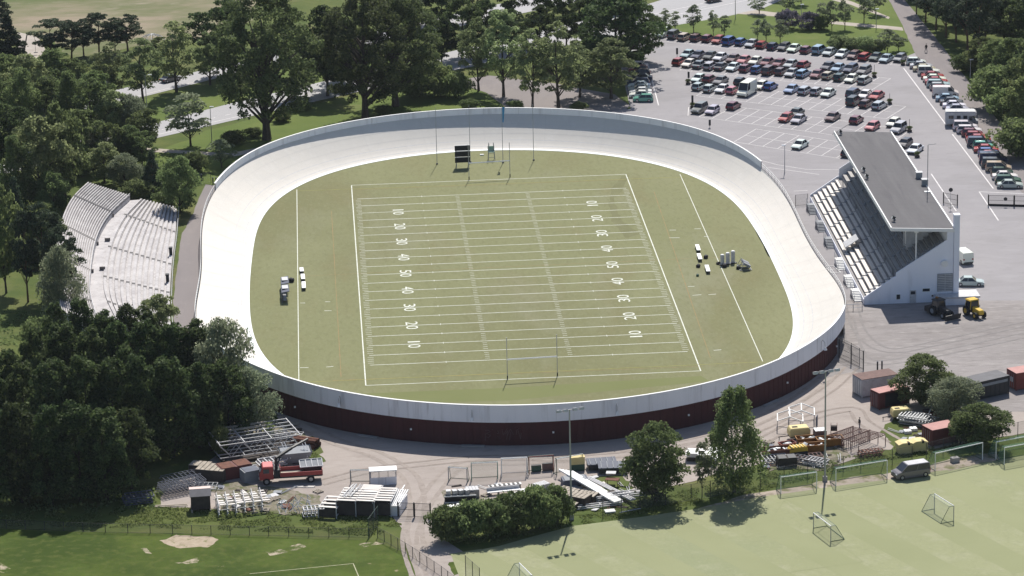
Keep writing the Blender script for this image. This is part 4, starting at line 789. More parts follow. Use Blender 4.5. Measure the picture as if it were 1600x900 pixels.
# ================================================================== CARS
# kind: length, width, belt height, roof height, cabin bottom x0,x1, cabin top x0,x1 (x forward, 0 = middle)
CK = {'sedan': (4.5, 1.74, .86, 1.41, -1.50, 1.05, -.92, .38), 'hatchback': (3.95, 1.68, .88, 1.44, -1.86, .95, -1.45, .30), 'estate': (4.6, 1.74, .88, 1.46, -2.18, 1.05, -1.85, .36),
      'off-roader': (4.4, 1.80, 1.05, 1.80, -2.08, .85, -1.95, .35), 'people carrier': (4.6, 1.82, .98, 1.74, -2.2, 1.45, -2.0, .45), 'van': (5.1, 1.9, 1.15, 2.0, -2.45, 1.75, -2.4, .95), 'minibus': (5.0, 1.9, 1.12, 1.95, -2.42, 1.75, -2.3, .85), 'tall van': (5.9, 2.0, 1.25, 2.65, -2.85, 2.1, -2.8, 1.35)}
PROTO = {}
def make_vehicle(kind, label, glass_sides=True):
    L, W, zb, zr, a0, a1, t0, t1 = CK[kind]; h = L / 2; w = W / 2; nm = {'van': 'van', 'tall van': 'van', 'minibus': 'minibus', 'people carrier': 'minivan', 'off-roader': 'off_roader', 'estate': 'estate_car', 'sedan': 'sedan_car', 'hatchback': 'hatchback_car'}[kind]
    t = thing(nm, label, 'van' if 'van' in kind else 'car')
    hz = zb - .10 if kind not in ('van', 'tall van') else zb - .2
    prof = [(-h, .32), (-h + .03, .62), (-h + .10, zb - .06), (a0, zb), (a1, zb), (h - .35, hz), (h - .06, hz - .14), (h, .56), (h - .03, .30), (h - .5, .20), (-h + .5, .20)]
    n = len(prof); b = MB(); rings = []
    for y, k, zz in ((-w, .965, -.0), (-w * 1.0, 1, 0), (w * 1.0, 1, 0), (w, .965, 0)): pass
    ys = (-w, -w + .10, w - .10, w)
    V = []
    for y in ys:
        edge = abs(abs(y) - w) < 1e-6
        for x, z in prof: V.append((x * (.975 if edge else 1), y, (z - .05 if z > .7 else z) if edge else z))
    F = [(k * n + i, k * n + (i + 1) % n, (k + 1) * n + (i + 1) % n, (k + 1) * n + i) for k in range(3) for i in range(n)] + [tuple(range(n - 1, -1, -1)), tuple(3 * n + i for i in range(n))]
    b.add(V, F)
    cw = w - .07; tw = w - (.24 if zr < 1.9 else .12)
    # roof slab and pillars in body colour
    b.frus((t0 - .03, t1 + .03, tw + .01), (t0 + .06, t1 - .08, tw - .06), zr - .05, zr)
    for bx, tx, wd in ((a0, t0, .10), (a1, t1, .07), ((a0 + a1) / 2 - .1, (t0 + t1) / 2, .07)):
        for s in (-1, 1): b.bar((bx, s * cw, zb - .02), (tx, s * tw, zr - .03), wd * .6, n=4)
    if kind in ('van', 'tall van'):      # panelled load bay
        b.frus((a0 - .01, .55, cw + .02), (t0 - .01, .45, tw + .02), zb - .04, zr - .03)
    body = b.build('body', M['paint'], t)
    b = MB(); b.frus((a0, a1, cw), (t0, t1, tw), zb - .03, zr - .045); b.build('windows', M['glass'], t)
    wr = .32 if zr < 1.7 else .36
    for x in (-h + .80, h - .82):
        for s in (-1, 1):
            b = MB(); b.bar((x, s * (w - .16), wr), (x, s * (w + .025), wr), wr, n=14); wl = b.build('wheel', M['black'], t); b = MB(); b.bar((x, s * (w + .026), wr), (x, s * (w + .035), wr), wr * .58, n=10); b.build('rim', M['rim'], wl)
    for s in (-1, 1):
        b = MB(); b.cbox((h - .07, s * (w - .26), hz - .22), (.12, .36, .15)); b.build('headlight', M['lamp'], t); b = MB(); b.cbox((-h + .07, s * (w - .2), zb - .22), (.10, .26, .2)); b.build('tail_light', M['tail'], t)
        b = MB(); b.cbox((a1 - .25, s * (w + .06), zb + .06), (.14, .16, .12)); b.build('wing_mirror', M['dark'], t)
    b = MB(); b.box(h - .12, h + .02, -w * .8, w * .8, .32, .48); b.box(-h - .02, -h + .12, -w * .8, w * .8, .34, .5); b.build('bumper', M['dark'], t)
    if kind == 'minibus':
        b = MB(); b.frus((t0 + .1, t1 - .1, tw - .08), (t0 + .14, t1 - .14, tw - .12), zr + .003, zr + .03); b.build('roof_glare', M['pale'], t)  # pale sheet painted on to imitate sun and sky reflected by the roof
    PROTO[kind] = [t, False]; return t
CCOL = {'taupe': (.135, .125, .135), 'white': (.72, .72, .71), 'silver': (.42, .44, .46), 'grey': (.16, .17, .18), 'dark grey': (.07, .075, .085), 'black': (.02, .02, .025), 'navy': (.025, .035, .085), 'blue': (.05, .12, .33), 'pale blue': (.25, .36, .48), 'red': (.36, .035, .035),
        'maroon': (.16, .03, .045), 'green': (.03, .085, .06), 'dark green': (.02, .055, .045), 'teal': (.10, .34, .27), 'beige': (.45, .37, .27), 'brown': (.12, .06, .055), 'pale teal': (.36, .47, .46), 'pink red': (.48, .16, .18)}
def car(kind, col, px, py, rz, label, group):
    if kind not in PROTO: make_vehicle(kind, label)
    p = PROTO[kind]
    if p[1]: t = copy_tree(p[0])
    else: t = p[0]; p[1] = True; KIDS[t.name] = kids(t)
    q = G(px, py); t.location = (q.x, q.y, .062); t.rotation_euler = (0, 0, rz + random.uniform(-.03, .03)); tag(t, label, 'van' if 'van' in kind else 'car', group)
    c = [v * random.uniform(.9, 1.1) for v in CCOL[col]]
    for ch in t.children:
        if ch.name.startswith('body'): ch.color = (*c, 1)
    return t
for k in CK: make_vehicle(k, k)
SLOT = YAW((1171.3, 229.4), (1205, 209.4))        # slot lines run away from the camera
def crow(lst, where, group, rz, first='left'):
    for i, q in enumerate(lst):
        kind, col, px, py = q[:4]; flip = q[4] if len(q) > 4 else 0
        car(kind, col, px, py, rz + (math.pi if flip else 0), '%s %s, %s from %s %s' % (col, kind, ORD[i], first, where), group)
HB, SE, ES, OR, PC, VN = 'hatchback', 'sedan', 'estate', 'off-roader', 'people carrier', 'van'
# noses towards the camera unless flip
crow([(OR, 'white', 1036, 57, 0), (OR, 'grey', 1054, 59, 1), (ES, 'beige', 1070, 62, 1), (HB, 'brown', 1088, 63.5, 1), (HB, 'maroon', 1106, 64.5, 1), (HB, 'red', 1122, 67, 0), (PC, 'blue', 1140, 69, 1), (HB, 'blue', 1158, 70, 1), (SE, 'silver', 1175, 72.5), (HB, 'red', 1191, 74.5, 1), (HB, 'navy', 1208, 77, 1),
      (HB, 'dark grey', 1225, 78, 0), (SE, 'white', 1241, 80), (HB, 'maroon', 1260, 82.5, 1), (PC, 'pale blue', 1280, 83, 1), (SE, 'silver', 1296, 85.5), (SE, 'white', 1316, 88.5), (HB, 'brown', 1334, 91), (ES, 'red', 1352, 93, 1), (SE, 'dark green', 1369, 93.5), (SE, 'pale teal', 1385, 96), (HB, 'grey', 1406, 95.5)], 'along the lawn edge', 'cars along the lawn edge', SLOT + math.pi)
crow([(SE, 'pale teal', 1075, 89), (SE, 'navy', 1091, 90.5), (SE, 'dark grey', 1110, 91.5), (SE, 'white', 1126, 93.5), (SE, 'brown', 1146, 96), (SE, 'pink red', 1163, 98), (SE, 'white', 1181, 99.5), (SE, 'maroon', 1199, 101.5), (SE, 'maroon', 1218, 103), (SE, 'silver', 1236, 104.5), (HB, 'red', 1256, 105.5, 1), (SE, 'dark grey', 1294, 108), (SE, 'pale blue', 1310, 110.5), (ES, 'navy', 1329, 112), (ES, 'grey', 1350, 114.5)],
     'in rear line of the long double row', 'cars of the long double row', SLOT + math.pi)
crow([(HB, 'red', 1061, 101, 1), (SE, 'white', 1077, 103.5), (SE, 'grey', 1093, 105.5, 1), (ES, 'silver', 1110, 107.5, 1), (SE, 'dark grey', 1127, 108.5, 1), (SE, 'white', 1146, 109.5), (HB, 'maroon', 1165, 111.5, 1), (HB, 'blue', 1183, 113.5, 1), (PC, 'brown', 1202, 115.5, 1), (HB, 'brown', 1220, 116.5, 1), (SE, 'silver', 1237, 118.5), (ES, 'pale blue', 1255, 119.5, 1), (SE, 'maroon', 1277, 120.5), (HB, 'beige', 1294, 123, 1), (HB, 'dark green', 1312, 125.5, 1), (SE, 'white', 1331, 127.5), (ES, 'silver', 1351, 129.5, 1)],
     'in front line of the long double row', 'cars of the long double row', SLOT + math.pi)
crow([(SE, 'white', 1092, 127), (HB, 'maroon', 1109, 128, 1), (SE, 'grey', 1126, 130.5), (HB, 'black', 1157, 132, 1), (HB, 'white', 1189, 138.5), (HB, 'blue', 1204, 139.5, 1), (SE, 'pale blue', 1237, 144), (ES, 'silver', 1258, 146, 1), (HB, 'silver', 1276, 147.5, 1), (SE, 'white', 1294, 150), (PC, 'navy', 1334, 151.5, 1), (SE, 'white', 1352, 152.5), (SE, 'red', 1370, 154)], 'in rear line by the tall white van', 'cars of the row with the tall van', SLOT + math.pi)
crow([(HB, 'silver', 1092, 140, 1), (HB, 'silver', 1109, 143, 1), (SE, 'white', 1129, 143.5), (HB, 'pink red', 1145, 146, 1), ('tall van', 'white', 1167, 148), (PC, 'black', 1334, 163, 1), (HB, 'brown', 1353, 167, 1), (ES, 'silver', 1374, 169.5, 1)], 'in front line with the tall white van', 'cars of the row with the tall van', SLOT + math.pi)
crow([(OR, 'grey', 1093, 175.5), (HB, 'silver', 1113, 177.5), (HB, 'maroon', 1146, 170, 1), (HB, 'red', 1228, 189), (SE, 'dark grey', 1244, 181), (SE, 'silver', 1248, 191), (SE, 'brown', 1301, 187.5), (HB, 'maroon', 1338, 192, 1), (HB, 'pink red', 1363, 202.5), (HB, 'white', 1396, 197), (OR, 'silver', 1404, 206.5)], 'in sparse row behind the grandstand roof', 'cars of the sparse row', SLOT + math.pi)
crow([(SE, 'white', 1250, 231), (HB, 'black', 1326, 244, 1), (HB, 'black', 1414, 229), (SE, 'white', 1430, 238)], 'in nearest row of the car park', 'cars of the nearest row', SLOT + math.pi)
RZ = YAW((1541, 297), (1598, 297))
crow([(HB, 'white', 1431, 101), (SE, 'silver', 1439, 107), (SE, 'beige', 1444, 111.5), (OR, 'white', 1451, 117), (SE, 'red', 1457, 123), (SE, 'white', 1460, 127.5), (SE, 'red', 1463, 131.5), (ES, 'pale teal', 1466, 136), (HB, 'silver', 1468.5, 140.5), (HB, 'red', 1472.5, 145), (VN, 'white', 1477, 150.5), (SE, 'pale blue', 1480, 158), (SE, 'dark grey', 1487, 163.5), (SE, 'white', 1491, 169), (SE, 'silver', 1496, 174.5)], 'beside the side road above the camper', 'cars beside the side road', RZ, 'top')
crow([(PC, 'white', 1508, 203), (ES, 'white', 1514, 208), (HB, 'maroon', 1519, 213), (HB, 'red', 1525, 217.5), (SE, 'red', 1529, 222), (PC, 'navy', 1530.5, 228.5), (HB, 'teal', 1536.5, 233), (SE, 'red', 1541, 238), (HB, 'blue', 1545, 243.5), (HB, 'pink red', 1551, 248), (VN, 'navy', 1552, 254.5), (PC, 'dark grey', 1553.5, 261.5), (PC, 'beige', 1560, 267.5), (HB, 'dark green', 1565.5, 274), (SE, 'white', 1570, 280), (ES, 'green', 1575, 286.5), (SE, 'silver', 1578, 293.5)], 'beside the side road below the camper', 'cars beside the side road', RZ, 'top')
LZ = YAW((987, 161.5), (1021, 161.5))
crow([(HB, 'teal', 1005, 158.5, 1), (SE, 'white', 1001, 152.5, 1), (SE, 'white', 1001, 147.5, 1), (SE, 'silver', 999.5, 143, 1), (SE, 'white', 999, 138, 1), (ES, 'navy', 997, 132.5, 1), (SE, 'navy', 1002, 125.5, 1), (HB, 'black', 1001, 118.5, 1), (HB, 'maroon', 997, 113, 1), (SE, 'white', 995, 107, 1), (HB, 'silver', 992, 101.5, 1), (SE, 'grey', 990, 96, 1), (HB, 'silver', 987, 90, 1), (HB, 'black', 985, 84, 1), (SE, 'white', 981, 78, 1), (HB, 'silver', 977, 72, 1)], 'under trees at the car park corner', 'cars under the trees', LZ, 'bottom')
car('van', 'white', 1504, 408, RZ + math.pi / 2 + .3, 'white van parked behind the grandstand, half hidden by the chimney', None)
car('sedan', 'silver', 1515, 446, RZ, 'silver sedan parked behind the grandstand annex', None)
car('sedan', 'dark grey', 266, 127, YAW((205, 156), (310, 130)), 'dark car driving on the far carriageway of the highway', None)
car('hatchback', 'silver', 166, 131, YAW((205, 156), (310, 130)), 'silver car on the highway glimpsed between the street trees', None)
car('hatchback', 'black', 1115, 3, YAW((1010, 45), (1195, 10)), 'black car on the highway at the top edge of the view', None)
car('minibus', 'taupe', 1423, 745, YAW((1397, 751), (1448, 743)) + math.pi, 'grey minibus standing on the training pitch beside the goals', None)
# the camper van
cv = thing('camper_van', 'cream camper van with an overcab bunk in the line beside the side road', 'camper van', G(1502, 196) + Vector((0, 0, .06)), RZ)
b = MB(); b.prism([(-3.0, .45), (-3.0, 2.75), (-.2, 2.72), (2.45, 2.85), (2.75, 2.55), (2.55, 2.05), (1.35, 1.95), (1.35, .45)], -1.1, 1.1); b.build('body', M['pale'], cv, bevel=.05); b = MB(); b.box(-2.9, 2.3, -1.0, 1.0, 2.86, 2.89); b.cbox((-1, 0, 2.95), (.5, .5, .12)); b.build('roof', M['white'], cv)
b = MB(); b.prism([(1.37, .4), (1.37, 1.9), (1.9, 1.9), (2.55, 1.15), (3.05, 1.0), (3.1, .4)], -.95, .95); b.build('cab', M['grey'], cv, bevel=.05)
for x0, x1 in ((-2.4, -1.5), (-.9, -.2), (.3, 1.0)):
    b = MB(); b.box(x0, x1, -1.13, -1.105, 1.5, 2.1); b.box(x0, x1, 1.105, 1.13, 1.5, 2.1); b.build('window', M['glass'], cv)
b = MB(); b.box(1.5, 2.0, -.98, -.955, 1.2, 1.75); b.box(1.5, 2.0, .955, .98, 1.2, 1.75); b.cbox((2.27, 0, 1.55), (.06, 1.6, .75), ry=-.72); b.build('cab_window', M['glass'], cv)
for x in (-1.7, 2.35):
    for s in (-1, 1):
        b = MB(); b.bar((x, s * .78, .36), (x, s * 1.05, .36), .36, n=14); b.build('wheel', M['black'], cv)
# bay markings of the car park, surveyed from the photograph
bays = []
def bayrow(a, c, n, ln_, mid=True):
    A, C_ = G(*a), G(*c); d = Vector((math.cos(SLOT), math.sin(SLOT), 0))
    for i in range(n + 1):
        p = A.lerp(C_, i / n); bays.append((tuple(p), tuple(p + d * ln_)))
    bays.append((tuple(A), tuple(C_)));
    for f in ((.5, 1) if mid else (1,)): bays.append((tuple(A + d * ln_ * f), tuple(C_ + d * ln_ * f)))
bayrow((1147, 222), (1330, 251), 8, 10.2); bayrow((1092, 183), (1300, 211), 10, 10.2); bayrow((1300, 211), (1392, 224), 4, 10.2)
bayrow((1088, 150), (1385, 186), 15, 10.2); bayrow((1062, 110), (1362, 141), 17, 10.2); bayrow((1024, 64), (1410, 103), 21, 5.2, False)
stripes('bay_lines', bays, .12, .058, M['roadline'])
stripes('kerb_lines', [((1412, 107), (1478, 195)), ((1488, 210), (1552, 295)), ((1012, 99), (1029, 165)), ((1455, 272), (1494, 330)), ((1530, 300), (1560, 345)), ((1530, 300), (1620, 304))], .22, .06, M['roadline'])
stripes('lot_edge_lines', [((1185, 250), (1215, 258)), ((1215, 258), (1260, 265)), ((1260, 265), (1335, 266)), ((1075, 181), (1076, 168)), ((1200, 262), (1280, 273)), ((1240, 299), (1262, 298))], .14, .06, M['roadline'])

# ================================================================== POSTS, FLAGS, GOALS AND FENCES
def mast(name, label, cat, px, py, top, rad, mname='steel', group=None):
    p = G(px, py); h = HT(px, py, top); t = thing(name, label, cat, p, 0, group); b = MB(); b.bar((0, 0, -.1), (0, 0, h), rad, rad * .55, 8); b.build('pole', M[mname], t); return t, h
for px, py, top, tx in ((893, 812, 640, 'tall floodlight mast with four lamps at the hedge, before the near bend'), (1289, 752, 580, 'tall floodlight mast with four lamps right of the birch, by the small goals')):
    t, h = mast('floodlight_mast', tx, 'floodlight', px, py, top, .16, 'steel', 'floodlight masts of the training pitch'); t.rotation_euler.z = R_(16)
    b = MB(); b.box(-1.6, 1.6, -.04, .04, h - .05, h + .03); b.build('crossarm', M['steel'], t)
    for x in (-1.55, -.65, .65, 1.55):
        b = MB(); b.cbox((x, -.25, h + .05), (.50, .70, .34), rx=R_(-18)); l = b.build('lamp', M['pale'], t); b = MB(); b.cbox((x, -.25, h - .14), (.42, .56, .05), rx=R_(-18)); b.build('lamp_glass', M['lamp'], l)
    b = MB(); b.cbox((0, 0, .35), (.5, .5, .7)); b.build('footing', M['stone'], t)
for px, py, top, tx, fl in ((683, 257, 168, 'slim flagpole left of the scoreboard, flagless', 0), (735, 254, 165, 'slim flagpole right beside the scoreboard', 0), (786, 255, 166, 'flagpole with a drooping blue flag behind the far goal', 1), (834, 251, 163, 'slim flagpole right of the far goal, flagless', 0)):
    t, h = mast('flagpole', tx, 'flagpole', px, py, top, .06, 'steel', 'flagpoles behind the far goal line')
    b = MB(); b.cbox((0, 0, .12), (.35, .35, .24)); b.build('foot', M['dark'], t)
    if fl:
        b = MB(); n = 10
        vs = [(.08 + .55 * (j / 3) * (.35 + .5 * (1 - i / n)), .12 * math.sin(i * .9 + j), h - .2 - i * .28) for i in range(n + 1) for j in range(4)]
        b.add(vs, [(i * 4 + j, i * 4 + j + 1, i * 4 + j + 5, i * 4 + j + 4) for i in range(n) for j in range(3)]); b.build('flag', M['blue'], t, fix=False)
def lamp_post(px, py, top, tx, arm=1, mname='steel', group='street lamps'):
    t, h = mast('street_lamp', tx, 'street lamp', px, py, top, .09, mname, group); b = MB(); b.bar((0, 0, h - .05), (arm * .7, 0, h + .12), .045); b.build('arm', M[mname], t); b = MB(); b.cbox((arm * .95, 0, h + .12), (.75, .3, .16)); b.build('lamp_head', M['lamp'], t)
for q in ((1226, 270, 228, 'short lamp post on the car park beside the track rim', -.2), (230, 180, 118, 'lamp post under the street trees at the highway', 1), (331, 221, 168, 'dark lamp post on the grass beside the largest elm', .3), (1149, 30, -20, 'lamp post at the highway above the lawn strip', .6), (1252, 28, 8, 'lamp post beside the lilac thicket', .2), (1369, 45, 15, 'lamp post at the end of the park footpath', .2),
          (1567, 178, 152, 'lamp post at the edge of the right-hand wood', .2), (1516, 122, 94, 'lamp post between the pines at the side road', .2), (1580, 42, 18, 'lamp post deep in the right-hand wood', .2)): lamp_post(*q)
def hgoal(px1, py1, px2, py2, tx):
    a, c = G(px1, py1), G(px2, py2); mid = (a + c) / 2; t = thing('football_goal', tx, 'goal', mid, math.atan2((c - a).y, (c - a).x), 'american football goals'); w_ = (c - a).length / 2
    for s in (-1, 1):
        b = MB(); b.bar((s * w_, 0, 0), (s * w_, 0, 6.4), .055, n=6); b.build('upright', M['steel'], t)
        b = MB(); b.bar((s * w_, 0, .0), (s * w_, .0, .6), .09, n=8); b.build('post_foot', M['dark'], t)  # upright darker and thicker near the ground
    b = MB(); b.bar((-w_, 0, 3.05), (w_, 0, 3.05), .12, n=6); b.build('crossbar', M['white'], t)
hgoal(793, 593, 871, 588, 'H-shaped goal before the near end line'); hgoal(733, 281, 797, 277, 'H-shaped goal behind the far end line beside the scoreboard')
def goal(px1, py1, px2, py2, h, dep, tx, fm='white', net='net', grp=None, back=1):
    """Soccer goal: feet at two pixels, frame height h, depth dep behind (back=1 away from the camera)."""
    a, c = G(px1, py1), G(px2, py2); a.z = c.z = .05; mid = (a + c) / 2; t = thing('soccer_goal', tx, 'goal', mid, math.atan2((c - a).y, (c - a).x), grp); w_ = (c - a).length / 2; d = dep * back; td = d * .35
    b = MB(); b.poly([(-w_, 0, 0), (-w_, 0, h)], .06); b.poly([(w_, 0, 0), (w_, 0, h)], .06); b.build('posts', M[fm], t)
    b = MB(); b.bar((-w_, 0, h), (w_, 0, h), .065); b.build('crossbar', M['white' if fm != 'red' else 'red'], t)
    b = MB()
    for s in (-1, 1): b.poly([(s * w_, 0, h), (s * w_, td, h), (s * w_, d, .04), (s * w_, 0, .04)], .035)
    b.bar((-w_, d, .04), (w_, d, .04), .035); b.bar((-w_, td, h), (w_, td, h), .02); b.build('net_frame', M['green' if net != 'netwhite' else 'pale'], t)
    b = MB(); b.quad((-w_, td, h), (w_, td, h), (w_, d, .04), (-w_, d, .04)); b.quad((-w_, 0, h), (w_, 0, h), (w_, td, h), (-w_, td, h))
    for s in (-1, 1): b.quad((s * w_, 0, h), (s * w_, td, h), (s * w_, d, .04), (s * w_, 0, .04))
    b.build('net', M[net], t, fix=False)
    return t
goal(1271, 826, 1298, 847, 2.1, 1.9, 'small goal on the open turf beside the mast shadow, net to the right', 'steel', 'net', 'small goals on the training pitch', 1)
goal(1490, 815, 1460, 796, 2.1, 1.9, 'small goal on the open turf below the grey minibus, net to the left', 'steel', 'net', 'small goals on the training pitch', 1)
goal(1220, 772, 1276, 764, 2.3, 1.6, 'smaller goal with green net at the pitch edge below the orange machines', 'white', 'netgreen', None, 1)
goal(1306, 760, 1386, 747, 2.44, 1.8, 'wide goal with green net at the pitch edge beside the minibus', 'white', 'netgreen', None, 1)
goal(1461, 736, 1535, 719, 2.44, 2.0, 'wide goal with green net before the low dense tree', 'white', 'netgreen', None, 1)
goal(1556, 718, 1640, 702, 2.44, 2.0, 'first of two goals parked close together at the right edge', 'white', 'netgreen', None, 1); goal(1569, 727, 1650, 712, 2.44, 2.0, 'foremost of two goals parked close together at the right edge', 'white', 'netgreen', None, 1)
goal(812, 905, 832, 925, 2.1, 1.9, 'goal cut off by the lower edge of the view on the training pitch', 'steel', 'net', None, -1)
for q in ((701, 752, 730, 754, 1.95, 1.1, 'leftmost of the stored goals on the gravel, thin dark frame', 'grey', 'net'), (737, 752, 778, 750, 2.5, 1.1, 'stored goal with a green net frame, second from the left on the gravel', 'teal', 'netgreen'), (784, 745, 824, 743, 2.5, 1.2, 'stored goal with a whitish net, middle of the gravel row', 'white', 'netwhite'), (827, 741, 865, 738, 2.4, 1.2, 'stored goal with a red crossbar on the gravel', 'red', 'net'), (870, 743, 911, 735, 2.3, .9, 'stored goal with a green frame next to the yellow cabinet', 'green', 'net')): goal(*q, 'stored goals on the gravel', 1)
goal(548, 756, 578, 756, 1.9, .8, 'small dark goal frame behind the white bleacher racks', 'grey', 'net', None, 1)
# equipment of the infield
sb = thing('scoreboard', 'black three-panel scoreboard on legs behind the far end zone', 'scoreboard', G(723, 262), R_(2))
for k, z in enumerate((1.0, 2.1, 3.2)):
    b = MB(); b.box(-1.35, 1.35, -.15, .15, z, z + .92); p_ = b.build('panel', M['black'], sb); b = MB(); b.box(-1.36, 1.36, -.17, .17, z + .93, z + .99); b.build('edge_trim', M['pale'], p_)
b = MB()
for x in (-1.1, 1.1): b.bar((x, 0, 0), (x, 0, 4.2), .07); b.bar((x, .1, 2.2), (x, 1.3, 0), .05)
b.build('legs', M['steel'], sb)
lt = thing('ladder_tower', 'light steel tower with a seat behind the far goal', 'platform', G(768, 250), R_(3))
b = MB()
for x in (-.6, .6):
    for y in (-.5, .5): b.bar((x, y, 0), (x * .7, y * .7, 3.2), .05)
for z in (.6, 1.3, 2.0): b.bar((-.55, -.42, z), (.55, -.42, z), .04)
b.build('frame', M['steel'], lt); b = MB(); b.box(-.6, .6, -.5, .5, 1.5, 1.6); b.box(-.6, .6, .4, .5, 1.6, 2.5); b.build('seat', M['teal'], lt)
b = MB(); b.cbox((0, 0, .12), (.7, .4, .24)); o = b.build('foam_block', M['white']); o.location = G(753, 243); tag(o, 'small white block lying on the turf before the far bend', 'block')
def bench(px, py, px2, py2, tx, grp):
    a, c = G(px, py), G(px2, py2); t = thing('bench', tx, 'bench', (a + c) / 2, math.atan2((c - a).y, (c - a).x), grp); l = (c - a).length / 2; b = MB(); b.box(-l, l, -.32, .32, .5, .58); b.build('seat', M['white'], t)
    for x in (-l * .8, l * .8):
        b = MB(); b.box(x - .05, x + .05, -.28, .28, .06, .5); b.build('leg', M['dark'], t)
for q in ((471, 423, 472, 429, 'white bench beside the left touchline, farthest of three'), (473, 433, 474, 441, 'white bench beside the left touchline, middle of three'), (474.5, 445, 475, 455, 'white bench beside the left touchline, nearest of three')): bench(*q, 'benches beside the left touchline')
for q in ((1089, 387, 1092, 396, 'white bench right of the field, farthest of three'), (1091.5, 401, 1094.5, 410, 'white bench right of the field, middle of three'), (1104, 419, 1107, 429, 'white bench right of the field, nearest of three')): bench(*q, 'benches right of the field')
def sled(px, py, tx):
    t = thing('tackling_sled', tx, 'training sled', G(px, py), R_(92)); b = MB()
    for y in (-.9, .9): b.bar((-1.6, y, .12), (1.6, y, .12), .07)
    for x in (-1.5, 0, 1.5): b.bar((x, -.9, .14), (x, .9, .14), .06); b.bar((x, .9, .14), (x, .2, 1.3), .05)
    b.build('frame', M['steel'], t)
    for x in (-1.0, .4):
        b = MB(); b.cbox((x, -.2, .9), (1.1, 1.2, .35), rx=.5); b.build('pad', M['grey'], t)
    b = MB(); b.quad((-1.7, -.7, .5), (1.7, -.7, .5), (1.7, .6, 1.5), (-1.7, .6, 1.5)); b.build('sheet', M['mesh'], t, fix=False)
def dugout(px, py, rz, tx):
    t = thing('dugout', tx, 'shelter', G(px, py), rz); b = MB(); b.prism([(-.65, 0), (-.65, 1.75), (.55, 1.95), (.6, 1.85), (-.55, 1.65), (-.55, 0)], -1.9, 1.9); b.build('shell', M['bluegrey'], t)
    b = MB()
    for y in (-1.9, 1.86): b.quad((-.6, y, .1), (.5, y, .1), (.5, y, 1.8), (-.6, y, 1.7))
    b.build('side_screen', M['mesh'], t, fix=False); b = MB(); b.box(-.4, .1, -1.7, 1.7, .38, .46); b.build('bench_seat', M['pale'], t)
    b = MB(); b.box(-.5, .45, -.6, 1.2, 1.96, 2.02); b.build('roof_sheet', M['steel'], t)
dugout(446, 455, R_(2), 'grey shelter between the left touchline and the track'); dugout(446.5, 468, R_(2), 'second grey shelter, nearer one left of the touchline')
def bag(px, py, tx, s=1.0, col='black'):
    random.seed(int(px)); t = thing('equipment_bag', tx, 'bag', G(px, py), random.uniform(0, 3)); b = MB(); b.cbox((0, 0, .36 * s), (.9 * s, .75 * s, .6 * s)); b.build('body', M[col], t, bevel=.12); b = MB(); b.poly([(-.3 * s, 0, .65 * s), (0, 0, .85 * s), (.3 * s, 0, .65 * s)], .03); b.build('handle', M['grey'], t)
bag(455, 441, 'black bag by the grey shelter on the left'); bag(1091, 418, 'black bin between the benches right of the field', .8); bag(1103, 404, 'black box right of the middle bench', .85); bag(1090, 432, 'small dark teal bag near the benches', .6, 'green'); bag(1132, 418, 'black bag beside the tackling dummies', .9); bag(1154, 421, 'black bag at the foot of the sled', .8)
td = thing('tackling_dummies', 'row of grey tackling dummies on a base by the right touchline', 'training dummies', G(1137, 413), R_(24))
for k, x in enumerate((-1.0, 0, 1.0)):
    b = MB(); b.bar((x, 0, .2), (x, 0, 1.75 + .15 * k), .32, .34, 10); d = b.build('dummy', M['pale'], td); b = MB(); b.bar((x, 0, 1.76 + .15 * k), (x, 0, 1.84 + .15 * k), .3, .25, 10); b.build('cap', M['white'], d)
b = MB(); b.box(-1.5, 1.5, -.45, .45, .04, .2); b.build('base', M['dark'], td)
tw = thing('tyre', 'black tyre lying on the right touchline', 'tyre', G(1124, 413)); b = MB(); n = 16
for i in range(n):
    a, c = 2 * math.pi * i / n, 2 * math.pi * (i + 1) / n; b.bar((.4 * math.cos(a), .4 * math.sin(a), .2), (.4 * math.cos(c), .4 * math.sin(c), .2), .16, n=6, cap=False)
b.build('casing', M['black'], tw)
sled(1163, 419, 'steel training sled with grey pads right of the touchline')
# gates and fences
def fence(pts, h, step, name, tx, cat='fence', mesh='mesh', col='dark', rails=2, grp=None):
    P = [G(*p) for p in pts]; t = thing(name, tx, cat, P[0], 0, grp); O = P[0]; b = MB(); posts = []
    for a, c in zip(P, P[1:]):
        n = max(1, round((c - a).length / step))
        for i in range(n): posts.append(a.lerp(c, i / n) - O)
    posts.append(P[-1] - O)
    for q in posts:
        b = MB(); b.bar(q, q + Vector((0, 0, h)), .045, n=6); b.build('post', M[col], t)
    b = MB()
    for p, q in zip(posts, posts[1:]):
        for r in range(rails): z = h * (.98 - .94 * r / max(1, rails - 1)); b.bar(p + Vector((0, 0, z)), q + Vector((0, 0, z)), .018, n=4)
    b.build('rail_wire', M[col], t); b = MB()
    for p, q in zip(posts, posts[1:]): b.quad(p + Vector((0, .01, .05)), q + Vector((0, .01, .05)), q + Vector((0, .01, h - .05)), p + Vector((0, .01, h - .05)))
    b.build('wire_netting', M[mesh], t, fix=False); return t
fence([(-40, 823), (10, 826), (130, 831), (270, 834), (420, 837), (577, 840)], 1.25, 2.75, 'wire_fence', 'low wire fence with dark posts along the mown grass pitch')
fence([(590, 840), (622, 858), (645, 872), (690, 902), (720, 925)], 1.5, 1.9, 'lane_fence', 'wire fence with close posts along the sandy lane')
fence([(576, 840), (591, 820)], 2.6, 2, 'high_mesh_panel', 'tall green mesh panel standing at the bend of the low wire fence', 'fence', 'meshdark', 'green', 2)
